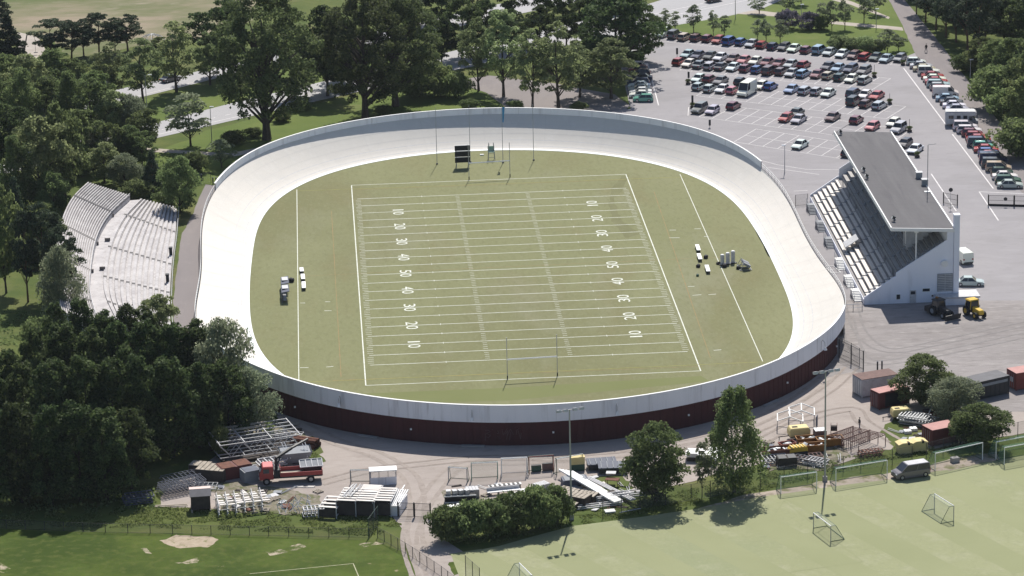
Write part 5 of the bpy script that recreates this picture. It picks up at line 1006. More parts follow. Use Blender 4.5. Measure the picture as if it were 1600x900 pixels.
fence([(942, 808), (1000, 796), (1080, 782), (1110, 777), (1188, 764)], 2.3, 3.0, 'mesh_fence', 'wire mesh fence behind the round tree and the birch', 'fence'); fence([(1188, 760), (1262, 748), (1345, 733), (1394, 727), (1425, 722)], 2.3, 3.0, 'mesh_fence', 'wire mesh fence before the yard with orange machines', 'fence')
fence([(728, 905), (728, 905.5), (750, 925)], 3.2, 2, 'ball_stop_fence', 'tall ball stop posts at the lower corner of the training pitch'); fence([(1447, 716), (1500, 703), (1560, 690), (1620, 676)], 2.2, 3.0, 'mesh_fence', 'wire mesh fence behind the wide goals at the right')
def gate(p, q, h, tx, leaves_=2, col='dark', mesh='mesh', name='yard_gate'):
    a, c = G(*p), G(*q); l = (c - a).length; t = thing(name, tx, 'gate', a, math.atan2((c - a).y, (c - a).x))
    for x in [l * i / leaves_ for i in range(leaves_ + 1)]:
        b = MB(); b.bar((x, 0, 0), (x, 0, h + .15), .08); b.build('post', M[col], t)
    for i in range(leaves_):
        x0, x1 = l * i / leaves_ + .1, l * (i + 1) / leaves_ - .1; b = MB(); b.poly([(x0, 0, .15), (x1, 0, .15), (x1, 0, h), (x0, 0, h), (x0, 0, .15)], .035); b.bar((x0, 0, h * .55), (x1, 0, h * .55), .03); lf = b.build('leaf', M[col], t)
        b = MB(); b.quad((x0, 0, .15), (x1, 0, .15), (x1, 0, h), (x0, 0, h)); b.build('netting', M[mesh], lf, fix=False)
    return t
gate((622, 808), (673, 810), 2.0, 'dark double gate across the sandy lane into the scrap yard')
g_ = gate((1544, 322), (1625, 324), 1.9, 'dark sliding gate at the entrance by the side road', 2, 'black', 'mesh', 'sliding_gate'); b = MB(); b.box(.1, 9, -.06, .06, .05, .4); b.build('beam', M['black'], g_)
b = MB(); b.bar((2.9, -.1, 1.35), (2.9, -.14, 1.35), .32, n=14); b.build('round_sign', M['dark'], g_)
gate((1474, 318), (1496, 322), 1.9, 'open gate leaf beside the grandstand roof corner', 1, 'dark', 'mesh', 'open_gate')
t, h = mast('traffic_sign', 'round traffic sign on a post beside the open gate leaf', 'sign', 1485, 325, 296, .04); b = MB(); b.bar((0, -.06, h - .05), (0, -.1, h - .05), .36, n=16); b.build('sign_disc', M['dark'], t); b = MB(); b.bar((0, 0, 0), (0, 0, .15), .35, n=10); b.build('foot', M['stone'], t)
gate((1311, 559), (1349, 578), 2.8, 'dark mesh gate beside the end of the red boards', 2, 'dark', 'mesh', 'mesh_gate')
fence([(1311, 553), (1330, 562), (1343, 570)], 2.6, 3, 'mesh_fence', 'dark mesh fence between the track wall and the mesh gate', 'fence', 'mesh', 'dark')
for px, py, tx in ((1371, 578, 'dark bollard behind the white container, left one'), (1378, 577, 'dark bollard behind the white container, right one'), (333, 288, 'dark post at the track gate, left one'), (338, 288, 'dark post at the track gate, right one'), (315, 283, 'dark post among bushes at the track gate')):
    t = thing('bollard', tx, 'bollard', G(px, py), 0, 'dark bollards'); b = MB(); b.bar((0, 0, 0), (0, 0, 1.25), .12, n=8); b.build('shaft', M['dark'], t); b = MB(); b.bar((0, 0, 1.25), (0, 0, 1.34), .14, .06, 8); b.build('cap', M['grey'], t)
for px, py, top, tx in ((1058, 89, 75, 'dark sign board at the left end of the long double row'), (1076, 126, 112, 'dark sign board over a planter left of the row with the tall van'), (1082, 168, 149, 'thin sign post left of the sparse row'), (1109, 200, 187, 'dark sign board near the far rim of the track')):
    t, h = mast('car_park_sign', tx, 'sign', px, py, top, .05, 'dark', 'dark sign boards on the car park'); b = MB(); b.box(-.2, .2, -.05, .05, h * .3, h); b.build('board', M['dark'], t)
for px, py, top, tx in ((1366, 121, 101, 'planter with a post at the right end of the long double row'), (1390, 163, 146, 'planter with a post at the right end of the row with the tall van'), (1421, 206, 186, 'planter with a post right of the sparse row'), (1411, 102, 96, 'planter at the upper right corner of the car park'), (1433, 246, 238, 'planter behind the grandstand roof'), (1075, 132, 126, 'planter left of the row with the tall van'), (1082, 169, 163, 'planter left of the sparse row')):
    p = G(px, py); t = thing('planter', tx, 'planter', p, 0, 'planters on the car park'); b = MB(); b.cbox((0, 0, .2), (.8, .8, .4)); b.build('tub', M['timberdark'], t); me = TP['bush'][0][0]; o = D.objects.new('plant', me); COL.objects.link(o); o.parent = t; o.scale = (.2, .2, .2); o.location = (0, 0, .45)
    hh = HT(px, py, top)
    if hh > 1.5: b = MB(); b.bar((0, 0, 0), (0, 0, hh), .04); b.build('post', M['dark'], t)

# ================================================================== CONTAINERS, SHEDS, MACHINES
def rbox(p0, p1, p2, h, name, tx, cat, wm, rm, ribs=0, doors=True, extra=None, grp=None):
    """Box whose roof corner p0 (nearest), p1 (long way) and p2 (short way) are surveyed at height h."""
    A, B_, C_ = G(*p0, h), G(*p1, h), G(*p2, h); u = (B_ - A); L = u.length; rz = math.atan2(u.y, u.x); wv = (C_ - A); W = abs(wv.dot(Vector((-math.sin(rz), math.cos(rz), 0))))
    s = 1 if wv.dot(Vector((-math.sin(rz), math.cos(rz), 0))) > 0 else -1
    t = thing(name, tx, cat, (A.x, A.y, .045), rz, grp); y0, y1 = (0, W) if s > 0 else (-W, 0); b = MB(); b.box(0, L, y0, y1, .12, h - .05); b.build('body', M[wm], t)
    b = MB(); b.box(-.04, L + .04, y0 - .04, y1 + .04, h - .05, h + .02); b.build('roof', M[rm], t)
    b = MB()
    if ribs:
        x = .2
        while x < L - .1: b.box(x, x + ribs * .5, y0 - .035, y0, .16, h - .06); b.box(x, x + ribs * .5, y1, y1 + .035, .16, h - .06); x += ribs
    for x in (0, L - .12):
        for y in (y0 - .05, y1 - .07): b.box(x - .02, x + .14, y, y + .12, .02, h - .055)
    b.build('corrugation', M[wm], t)
    if doors:
        b = MB()
        for k in (0, 1): b.box(-.09, -.045, y0 + .1 + k * (W / 2 - .06), y0 + k * (W / 2 - .06) + W / 2 - .06, .25, h - .2)
        d = b.build('doors', M[wm], t); b = MB()
        for f in (.2, .4, .6, .8): b.bar((-.12, y0 + W * f, .3), (-.12, y0 + W * f, h - .25), .03, n=4)
        b.build('locking_bar', M['grey'], d)
    return t, L, W, s
rbox((1347, 594), (1403, 585), (1333, 585), 2.7, 'freight_container', 'weathered white container with a rusty brown roof beside the mesh gate', 'container', 'pale', 'brownbar', .5)
t, L, W, s = rbox((1374, 615), (1421, 605), (1363, 608), 2.5, 'freight_container', 'dark red container with a pale roof, in front of the white one', 'container', 'maroon', 'salmon', .3)
b = MB(); b.box(1.0, 3.6, -.06, -.002, .3, 2.2); b.build('dark_opening', M['black'], t)
t, L, W, s = rbox((1457, 673), (1497, 665), (1443, 664), 2.4, 'freight_container', 'small dark red container with a pinkish roof behind the wide goals', 'container', 'maroon', 'salmon', .25); b = MB(); b.box(0, L, -.05, -.036, 1.05, 1.12); b.build('rail', M['rust'], t)
t, L, W, s = rbox((1511, 602), (1577, 587), (1497, 592), 2.7, 'site_shed', 'long black shed with a flat grey felt roof right of the trees', 'shed', 'dark', 'hide', .8); b = MB(); b.box(.6, L - .3, -.06, -.037, 1.9, 2.3); b.build('window_band', M['grey'], t)
t, L, W, s = rbox((1588, 584), (1650, 574), (1572, 576), 2.6, 'freight_container', 'bright red container cabin at the right edge beside the black shed', 'container', 'red', 'salmon', .4); b = MB(); b.box(-.13, -.1, .7, 1.4, 1.1, 1.8); b.build('window', M['pale'], t)
# compressor and generator on wheels
def trailer(px, py, rz, sc, tx, wm):
    t = thing('compressor_trailer', tx, 'compressor', G(px, py) + Vector((0, 0, .04)), rz); b = MB(); b.prism([(-1.3, .55), (-1.35, 1.2), (-1.15, 1.65), (1.1, 1.65), (1.35, 1.3), (1.3, .55)], -.75, .75); b.build('hood', M[wm], t, bevel=.08); b = MB(); b.box(-.9, -.2, -.35, .1, 1.655, 1.68); b.build('air_intake', M['black'], t)
    b = MB(); b.box(-1.25, 1.25, -.7, .7, .42, .55); b.bar((-1.3, 0, .5), (-2.6, 0, .45), .06); b.bar((-2.5, 0, .45), (-2.5, 0, .05), .05); b.build('chassis', M['dark'], t)
    for s_ in (-1, 1):
        b = MB(); b.bar((.1, s_ * .76, .33), (.1, s_ * .95, .33), .33, n=12); b.build('wheel', M['black'], t)
    t.scale = (sc,) * 3
trailer(1407, 655, R_(6), 1.0, 'yellow compressor trailer before the dark red container', 'cream'); trailer(1248, 686, R_(6), 1.1, 'yellow generator trailer with a pale lid below the white tent frames', 'cream')
for px, py, rz, tx in ((1413, 707, 10, 'yellow grit bin with a notched lid, left one of the pair'), (1435, 704, 10, 'yellow grit bin with a notched lid, right one of the pair')):
    t = thing('grit_bin', tx, 'bin', G(px, py), R_(rz), 'yellow grit bins'); b = MB(); b.frus((-.95, .95, .65), (-1.05, 1.05, .75), 0, 1.3); b.build('tub', M['cream'], t); b = MB(); b.prism([(-1.1, 1.3), (-1.1, 1.42), (-.5, 1.62), (.5, 1.62), (1.1, 1.42), (1.1, 1.3)], -.8, .8); ld = b.build('lid', M['cream'], t); b = MB(); b.box(.2, .5, -.83, -.3, 1.3, 1.66); b.build('notch', M['timberdark'], ld)
# tractors by the grandstand
def tractor(px, py, rz, tx, cm, plough):
    t = thing('tractor', tx, 'tractor', G(px, py) + Vector((0, 0, .045)), rz)
    b = MB(); b.prism([(.0, .7), (.0, 1.55), (1.9, 1.4), (2.05, 1.2), (2.05, .7)], -.42, .42); b.build('bonnet', M[cm], t, bevel=.06)
    b = MB(); b.frus((-1.35, .1, .8), (-1.1, -.05, .66), 1.15, 2.45); b.build('cab_glass', M['glass'], t); b = MB(); b.frus((-1.4, .15, .86), (-1.2, .05, .72), 2.45, 2.6)
    for x, y in ((-1.35, .8), (.1, .8), (-1.35, -.8), (.1, -.8)): b.bar((x, y, 1.1), (x * .85, y * .84, 2.47), .05, n=4)
    b.build('cab_frame', M[cm], t); b = MB(); b.box(-1.5, 1.9, -.3, .3, .5, .75); b.box(-1.5, .2, -.82, .82, .95, 1.15); b.build('chassis', M['dark'], t)
    for x, r, wd in ((-.85, .78, .42), (1.45, .52, .32)):
        for s_ in (-1, 1):
            b = MB(); b.bar((x, s_ * .62, r), (x, s_ * (.62 + wd), r), r, n=16); wl = b.build('wheel', M['black'], t); b = MB(); b.bar((x, s_ * (.63 + wd), r), (x, s_ * (.66 + wd), r), r * .5, n=12); b.build('rim', M['yellow' if cm == 'yellow' else 'grey'], wl)
    if plough: b = MB(); b.cbox((2.9, 0, .55), (.12, 3.0, .9), ry=.25); b.bar((2.0, 0, .6), (2.85, 0, .5), .1); b.build('plough_blade', M['dark'], t); b = MB(); b.cbox((-2.2, 0, .7), (1.2, 1.9, .8)); b.build('spreader', M['timberdark'], t); b = MB(); b.cbox((-1.0, 0, 2.7), (.35, .35, .2)); b.build('beacon', M['orange'], t)
    return t
tractor(1470, 494, R_(-62), 'dark tractor with a plough blade in the shade of the grandstand', 'dark', True); tractor(1522, 494, R_(-68), 'small yellow tractor in the sun beside the grandstand annex', 'yellow', False)
t = thing('pipe_barrier', 'white pipe barrier between the track rim and the grandstand', 'barrier', G(1318, 487), 0); b = MB(); b.bar((0, 0, 1.1), (3.0, .1, 1.1), .05); b.bar((0, 0, .55), (3.0, .1, .55), .03); b.build('rail', M['white'], t); b = MB()
for x in (0.1, 1.5, 2.9): b.bar((x, .03 * x, 0), (x, .03 * x, 1.1), .05)
b.build('post', M['grey'], t)
t = thing('ground_frame', 'white square frame lying on the asphalt beside the track rim', 'frame', G(1301, 422) + Vector((0, 0, .06)), R_(8)); b = MB(); b.box(-.8, .8, -1.9, -1.8, 0, .06); b.box(-.8, .8, 1.8, 1.9, 0, .06); b.box(-.8, -.7, -1.79, 1.79, 0, .06); b.box(.7, .8, -1.79, 1.79, 0, .06); b.build('frame', M['white'], t); b = MB(); b.box(-.69, .69, -.05, .05, .01, .05); b.build('crossbar', M['white'], t)
fence([(1243, 322), (1262, 320)], 2.0, 2.0, 'mesh_fence', 'wire mesh fence at the far corner of the grandstand', 'fence')
# people
def person(px, py, rz, tx, shirt, stride=.18, bike=False):
    t = thing('person', tx, 'person', G(px, py) + Vector((0, 0, .06)), rz)
    me = D.meshes.new('body'); J = [(0, 0, .95), (0, 0, 1.2), (0, 0, 1.42), (0, 0, 1.52), (.02, 0, 1.66), (.0, .2, 1.40), (.04, .27, 1.12), (.16, .27, .9), (.0, -.2, 1.40), (-.02, -.27, 1.12), (.08, -.27, .9), (0, .1, .9), (stride * .5, .11, .5), (stride, .11, .08), (stride + .18, .11, .04), (0, -.1, .9), (-stride * .3, -.11, .5), (-stride, -.11, .08), (-stride + .18, -.11, .04)]
    E_ = [(0, 1), (1, 2), (2, 3), (3, 4), (2, 5), (5, 6), (6, 7), (2, 8), (8, 9), (9, 10), (0, 11), (11, 12), (12, 13), (13, 14), (0, 15), (15, 16), (16, 17), (17, 18)]
    rr = [.15, .15, .16, .06, .11, .075, .055, .045, .075, .055, .045, .1, .07, .05, .045, .1, .07, .05, .045]
    me.from_pydata(J, E_, []); o = D.objects.new('body', me); COL.objects.link(o); m_ = o.modifiers.new('s', 'SKIN'); 
    for v, r in zip(me.skin_vertices[0].data, rr): v.radius = (r, r)
    me.skin_vertices[0].data[0].use_root = True; o.modifiers.new('u', 'SUBSURF').levels = 1
    dg = bpy.context.evaluated_depsgraph_get(); dg.update(); nm = D.meshes.new_from_object(o.evaluated_get(dg)); D.objects.remove(o)
    nm.materials.clear(); 
    for k in ('skin', shirt, 'bluegrey'): nm.materials.append(M[k])
    for p_ in nm.polygons:
        z = p_.center.z; p_.material_index = 0 if z > 1.5 or (abs(p_.center.y) > .24 and z < 1.05) else (1 if z > .95 else 2)
    o = D.objects.new('body', nm); COL.objects.link(o); o.parent = t; b = MB(); b.cbox((-.01, 0, 1.74), (.2, .18, .12)); b.build('hair', M['timberdark'], t, bevel=.04); return t
person(1343, 672, R_(200), 'person in dark clothes walking across the gravel yard', 'dark')
person(1447, 82, R_(110), 'person in dark clothes on the side road beside the car park corner', 'dark', .3)

# ================================================================== THE SCRAP YARDS
def crate(px, py, rz, L, W, h, tx, wm='timber', slats=4, name='crate', z=.04, lid=None):
    t = thing(name, tx, name.replace('_', ' '), G(px, py) + Vector((0, 0, z)), R_(rz)); b = MB(); b.box(-L / 2, L / 2, -W / 2, W / 2, 0, h); b.build('body', M[wm], t); b = MB()
    for i in range(slats):
        x0 = -L / 2 + L * (i + .08) / slats; b.box(x0, x0 + L * .84 / slats, -W / 2 - .02, W / 2 + .02, h + .004, h + .07)
    b.build('top_boards', M[lid or wm], t); return t
def frames(px, py, rz, L, W, lay, tx, m='pale', name='frame_stack', bars=6, dz=.28, thick=.06, base=.1, jit=.12, cat='steel frames'):
    """Stack of flat welded frames, each frame a part."""
    random.seed(int(px * 7 + py)); t = thing(name, tx, cat, G(px, py) + Vector((0, 0, .04)), R_(rz))
    for k in range(lay):
        z = base + dz * k; dx, dy = random.uniform(-jit, jit) * 2, random.uniform(-jit, jit); b = MB()
        for y in (-W / 2, W / 2): b.box(-L / 2 + dx, L / 2 + dx, y + dy - thick / 2, y + dy + thick / 2, z, z + thick)
        for i in range(bars + 1):
            x = -L / 2 + L * i / bars + dx; b.box(x - thick / 2, x + thick / 2, -W / 2 + dy + thick / 2, W / 2 + dy - thick / 2, z + .01, z + thick - .01)
        b.build('frame', M[m], t)
    return t
# left yard
tt = thing('truss_stack', 'long stack of open steel roof trusses with two pale planks on top', 'steel trusses', G(398, 708), R_(16)); random.seed(4)
for k in range(6):
    y = -3.4 + k * 1.4; b = MB(); L = 11.5
    for z in (1.2, 3.0): b.bar((-L / 2, y, z), (L / 2, y, z), .085, n=4)
    for i in range(7):
        x = -L / 2 + L * i / 7; b.bar((x, y, 1.2 if i % 2 else 3.0), (x + L / 7, y, 3.0 if i % 2 else 1.2), .05, n=4)
    b.build('truss', M['steel'], tt)
for x in (-5.6, -2.2, 1.6, 5.6):
    b = MB(); b.bar((x, -3.5, 3.06), (x, 3.7, 3.06), .075, n=4); b.bar((x, -3.5, 1.14), (x, 3.7, 1.14), .06, n=4); b.build('cross_tie', M['pale'], tt)
b = MB(); b.box(-5.3, 5.2, -3.2, 3.4, .3, .5); b.build('dark_boards', M['timberdark'], tt)
for y in (1.6, 2.9):
    b = MB(); b.box(-3.6, 2.2, y - .2, y + .2, 3.12, 3.3); b.build('plank', M['timber'], tt)
b = MB()
for x in (-5.2, 0, 5.2):
    for y in (-3.3, 3.3): b.box(x - .15, x + .15, y - .15, y + .15, 0, .84)
b.build('support', M['timberdark'], tt)
crate(366, 744, 22, 4.4, 2.3, 1.7, 'low red steel box with a rusty lid beside the truss stack', 'maroon', 2, 'steel_box', lid='rust'); crate(392, 750, 22, 2.4, 1.9, 1.5, 'grey steel box right of the red one', 'grey', 1, 'steel_box', lid='bluegrey')
crate(333, 748, -20, 4.0, 2.6, 1.6, 'stack of timber panels with pale top boards', 'timberdark', 6, 'timber_stack', lid='timber'); crate(314, 738, -20, 2.8, 1.8, 1.2, 'smaller heap of boards behind the timber panels', 'timberdark', 4, 'timber_stack', lid='timber')
frames(283, 768, 24, 6.0, 2.4, 6, 'stack of blue-grey ladder frames in the shade of the wood', 'bluegrey', bars=12, dz=.26); frames(282, 756, 24, 5.0, 2.0, 5, 'rear stack of blue-grey frames in the shade', 'bluegrey', bars=8); frames(216, 785, 12, 3.6, 2.2, 4, 'low stack of blue-grey pallets at the edge of the dark wood', 'bluegrey', bars=5, thick=.12)
frames(325, 765, -10, 3.0, 1.1, 3, 'small tangle of rails beside the timber panels', 'steel', bars=5, jit=.3); b = MB(); b.box(-2.2, 2.2, -.12, .12, 0, .14); b.box(-2.0, 2.3, -.55, -.32, 0, .12); o = b.build('plank_pair', M['timber']); o.location = G(266, 790); tag(o, 'two pale planks lying in the grass left of the hut', 'planks')
ht = thing('timber_hut', 'small dark hut with a pinkish two-sided roof at the yard edge', 'hut', G(314, 795), R_(4)); b = MB(); b.box(-1.25, 1.25, -1.0, 1.0, .3, 2.1); b.add([(-1.25, -1.0, 2.1), (-1.25, 1.0, 2.1), (-1.25, 0.1, 2.66), (1.25, -1.0, 2.1), (1.25, 1.0, 2.1), (1.25, .1, 2.66)], [(0, 1, 2), (3, 5, 4)]); b.build('walls', M['timberdark'], ht)
b = MB(); b.cbox((0, -.60, 2.45), (2.8, 1.35, .06), rx=R_(27)); b.build('front_roof', M['hide'], ht); b = MB(); b.cbox((0, .72, 2.66), (2.8, 1.5, .06), rx=R_(-9)); b.build('rear_roof', mat('sunlit_pinkish_board', (.62, .50, .47)), ht); b = MB(); b.box(-1.3, -1.1, -1.3, 1.0, 0, .3); b.box(1.1, 1.3, -1.3, 1.0, 0, .3); b.build('skids', M['timber'], ht)  # slope colours carry the light: rear toned as sunlit, front as shaded
bl = thing('bleacher_stack', 'heap of grey bleacher frames with pale seat boards beside the hut', 'bleachers', G(375, 795), R_(12)); random.seed(9)
for k in range(6):
    x = -3.1 + k * 1.15; b = MB()
    for z in (.35, .95, 1.5): b.poly([(x, -2.2, z), (x + .5, 2.3, z + .25)], .05, 4)
    for y in (-2.1, -.8, .6, 2.1): b.bar((x + .05 + y * .1, y, .1), (x + .15 + y * .1, y, 1.75), .045, n=4)
    for y in (-2.1, .2, 2.1): b.bar((x, y, .95), (x + 1.15, y, .95), .04, n=4)
    b.build('frame', M['pale'], bl)
    for q in range(5):
        b = MB(); b.cbox((x + .55, -1.9 + q * .95, 1.62 - .05 * q + random.uniform(-.1, .1)), (.85, .4, .07), rx=random.uniform(-.15, .15)); b.build('seat_board', M['bench'], bl)
# red crane truck
tk = thing('crane_truck', 'red flatbed truck with a folded loading crane in the scrap yard', 'truck', G(455, 752) + Vector((0, 0, .04)), R_(183))
b = MB(); b.prism([(2.35, .75), (2.35, 2.55), (3.75, 2.55), (4.15, 1.75), (4.25, .75)], -1.15, 1.15); b.build('cab', M['truckred'], tk, bevel=.06); b = MB(); b.box(2.45, 3.7, -1.0, 1.0, 2.56, 2.6); b.build('cab_roof', mat('pale_cab_red', (.62, .2, .2)), tk)  # cab roof a paler red than the cab sides
b = MB(); b.cbox((4.0, 0, 2.08), (.06, 2.0, .75), ry=-.46); b.box(2.9, 3.7, -1.18, -1.155, 1.7, 2.3); b.box(2.9, 3.7, 1.155, 1.18, 1.7, 2.3); b.build('cab_window', M['glass'], tk)
b = MB(); b.box(-4.1, 4.1, -.45, .45, .62, .9); b.box(-4.2, 1.45, -1.2, 1.2, .95, 1.1); b.build('chassis', M['dark'], tk); b = MB(); b.box(-4.1, 1.35, -1.1, 1.1, 1.104, 1.13); b.build('bed_floor', M['timber'], tk)
b = MB(); b.box(-4.2, 1.45, 1.12, 1.2, 1.11, 1.65); b.box(-4.2, 1.45, -1.2, -1.12, 1.11, 1.65); b.box(1.38, 1.45, -1.12, 1.12, 1.11, 2.1); b.box(-4.2, -4.12, -1.12, 1.12, 1.11, 1.75); b.build('bed_sides', M['truckred'], tk)
b = MB(); b.bar((1.9, .1, .9), (1.9, .1, 3.4), .22, n=8); b.bar((1.9, .1, 3.4), (-.3, -1.6, 4.1), .24, n=6); b.bar((-.3, -1.6, 4.1), (-2.6, -3.6, 4.5), .19, n=6); b.bar((2.1, .5, 1.9), (1.2, -.4, 3.5), .09, n=6); b.box(1.5, 2.25, -.9, .9, .95, 1.9); b.build('loading_crane', M['dark'], tk)
for x in (3.3, -2.6):
    for s_ in (-1, 1):
        b = MB(); b.bar((x, s_ * .78, .5), (x, s_ * 1.16, .5), .5, n=16); wl = b.build('wheel', M['black'], tk); b = MB(); b.bar((x, s_ * 1.165, .5), (x, s_ * 1.2, .5), .26, n=10); b.build('rim', M['rim'], wl)
for s_ in (-1, 1):
    b = MB(); b.cbox((4.27, s_ * .8, .95), (.06, .35, .22)); b.build('headlight', M['lamp'], tk)
fr = thing('steel_grating_load', 'grey framed gratings loaded on the bed of the red truck', 'gratings', G(487, 748) + Vector((0, 0, 1.75)), R_(6)); b = MB(); b.cbox((0, 0, .45), (3.0, 1.5, .06), rx=.35); b.build('sheet', M['grey'], fr); b = MB()
for x in (-1.5, -.7, .1, .9, 1.5): b.cbox((x, 0, .52), (.12, 1.6, .1), rx=.35)
for y in (-.78, .78): b.cbox((0, y * .94, .52 + y * .35), (3.1, .1, .1))
b.build('ribs', M['pale'], fr); b = MB(); b.box(-1.3, 1.3, -.5, .5, -.6, .18); b.build('packing', M['timberdark'], fr)
# grey hoppers, pipes, rails behind the truck
hp = thing('steel_hopper', 'grey steel hopper behind the red truck, propped white bars on it', 'hopper', G(462, 724), R_(8)); b = MB(); b.add([(-2.2, -1.3, 1.9), (2.2, -1.3, 1.9), (2.2, 1.3, 2.1), (-2.2, 1.3, 2.1), (-1.4, -.7, .3), (1.4, -.7, .3), (1.4, .7, .3), (-1.4, .7, .3)], [(0, 1, 5, 4), (1, 2, 6, 5), (2, 3, 7, 6), (3, 0, 4, 7), (4, 5, 6, 7)]); b.add([(-2.0, -1.2, 1.75), (2.0, -1.2, 1.75), (2.0, 1.2, 2.0), (-2.0, 1.2, 2.0)], [(0, 1, 2, 3)]); b.build('tub', M['grey'], hp, fix=False)
b = MB()
for x in (-1.2, -.8, 1.5, 1.9): b.bar((x, -1.2, 1.2), (x - .5, .8, 2.9), .06, n=4)
b.build('prop_bars', M['white'], hp)
b = MB()
for x in (-1.3, 1.3):
    for y in (-.6, .6): b.bar((x, y, 0), (x, y, .4), .08, n=4)
b.build('feet', M['dark'], hp)
frames(425, 728, 20, 3.6, 2.0, 4, 'pile of pale sheets and rails between the trusses and the truck', 'pale', bars=4, thick=.14, jit=.4)
pp = thing('pipe_pile', 'rusty pipes stacked at the track end of the scrap yard', 'pipes', G(478, 697), R_(-28)); 
for k, (y, z) in enumerate(((-.9, .35), (-.15, .35), (.6, .35), (-.5, .95), (.25, .95))):
    b = MB(); b.bar((-1.9, y, z), (1.9, y, z), .34, n=12, cap=False); b.build('pipe', M['rust'], pp)
frames(452, 688, -20, 3.4, 2.0, 4, 'stack of grey frames behind the pipes', 'pale', bars=4)
dr = thing('steel_drums', 'dark rack of drums between trusses and pipes', 'drums', G(446, 690), 0)
for k in range(5):
    b = MB(); b.bar((-1.3 + k * .62, 0, 0), (-1.3 + k * .62, 0, 1.0), .29, n=12); b.build('drum', M['dark'], dr)
# tangled white frames and bleacher racks along the fence
tg = thing('tangled_frames', 'tangled heap of white tubular frames along the fence', 'steel frames', G(463, 800), R_(10)); random.seed(21)
for k in range(16):
    x, y = random.uniform(-2.4, 2.2), random.uniform(-1.1, 1.2); a = random.uniform(.8, 2.0); l = random.uniform(1.0, 2.2); z = random.uniform(.1, .6); c, s_ = math.cos(a) * l, math.sin(a) * l; b = MB(); b.poly([(x, y, z), (x + c * .6, y + s_ * .4, z + .5), (x + c, y + s_ * .5, z + random.uniform(.7, 1.3)), (x + c + .5, y + s_ * .45, z + .6)], .05, 4); b.build('bent_frame', M['pale'], tg)
frames(488, 805, 6, 2.6, 1.6, 4, 'low stack of grey benches right of the tangled frames', 'steel', bars=5, thick=.1)
for i, (px, py, rz, L, W, lay, tx) in enumerate(((519, 800, 74, 4.6, 2.4, 4, 'leftmost bleacher rack of the row by the fence, lowest one'), (548, 796, 76, 5.2, 2.6, 6, 'bleacher rack with grey tubes lying on top'), (577, 797, 76, 5.0, 2.5, 6, 'bleacher rack in the middle of the row, widest pale boards'), (603, 796, 77, 5.2, 2.4, 6, 'bleacher rack next to the white bars'), (581, 782, 76, 2.6, 2.6, 5, 'short bleacher rack behind the middle one'))):
    t = thing('bleacher_rack', tx, 'bleachers', G(px, py), R_(rz), 'bleacher racks'); b = MB()
    for y in (-W / 2, W / 2):
        for z in (.3, .35 * lay - .1): b.box(-L / 2, L / 2, y - .05, y + .05, z, z + .1)
        for x in (-L / 2, 0, L / 2 - .1): b.box(x, x + .1, y - .05, y + .05, 0, .35 * lay)
    b.build('frame', M['pale'], t)
    for q in range(lay):
        x = -L / 2 + .3 + (L - .9) * q / max(1, lay - 1); b = MB(); b.box(x - .22, x + .26, -W / 2 + .06, W / 2 - .06, .35 * lay + .04, .35 * lay + .11); b.build('seat_board', M['bench'], t)
        b = MB(); b.box(x - .3, x - .24, -W / 2 + .06, W / 2 - .06, .2, .35 * lay - .25); b.build('riser_board', M['timberdark'], t)
tb = thing('tube_bundle', 'grey steel tubes lying across the second bleacher rack', 'tubes', G(549, 793) + Vector((0, 0, 2.25)), R_(70)); random.seed(5)
for k in range(7):
    b = MB(); b.bar((-2.2 + random.uniform(-.3, .3), -.7 + k * .2, .05 + random.uniform(0, .12)), (2.2, -.8 + k * .22 + random.uniform(-.3, .3), .08 + random.uniform(0, .2)), .05, n=4); b.build('tube', M['steel'], tb)
wb = thing('bar_bundle', 'sloping bundle of long white bars on a pale box by the gate', 'bars', G(621, 796), R_(76)); b = MB(); b.box(-2.4, 2.2, -.9, .9, 0, 1.35); b.build('box', M['wallpaint'], wb)
for k in range(7):
    b = MB(); b.cbox((-.1, -.85 + k * .27, 1.65), (5.0, .15, .14), ry=R_(-5), rz=R_(k * .8 - 3)); b.build('bar', M['white'], wb)
sh = thing('white_shelter', 'white dugout shelter with three windows behind the bleacher racks', 'shelter', G(599, 755), R_(2)); b = MB(); b.box(-1.75, 1.75, -.75, -.67, 0, 1.1); b.box(-1.75, -1.67, -.67, .7, 0, 2.0); b.box(1.67, 1.75, -.67, .7, 0, 2.0); b.build('panel', M['wallpaint'], sh); b = MB(); b.box(-1.85, 1.85, -.85, .8, 2.0, 2.1); b.build('roof', M['white'], sh); b = MB()
for x in (-1.7, -.6, .6, 1.66): b.box(x, x + .06, -.74, -.68, 1.1, 2.0)
b.build('posts', M['dark'], sh); b = MB(); b.quad((-1.66, -.7, 1.12), (1.66, -.7, 1.12), (1.66, -.7, 1.98), (-1.66, -.7, 1.98)); b.build('window_sheet', M['netwhite'], sh, fix=False)
for px, py in ((630, 763), (631, 792)):
    b = MB(); b.box(-.08, .08, -1.0, 1.0, 0, .08); o = b.build('white_plank', M['white']); o.location = G(px, py) + Vector((0, 0, .05)); o.rotation_euler.z = -.25; tag(o, 'white plank on the weedy ground beside the gate, %s one' % ('farther' if py < 780 else 'nearer'), 'plank')
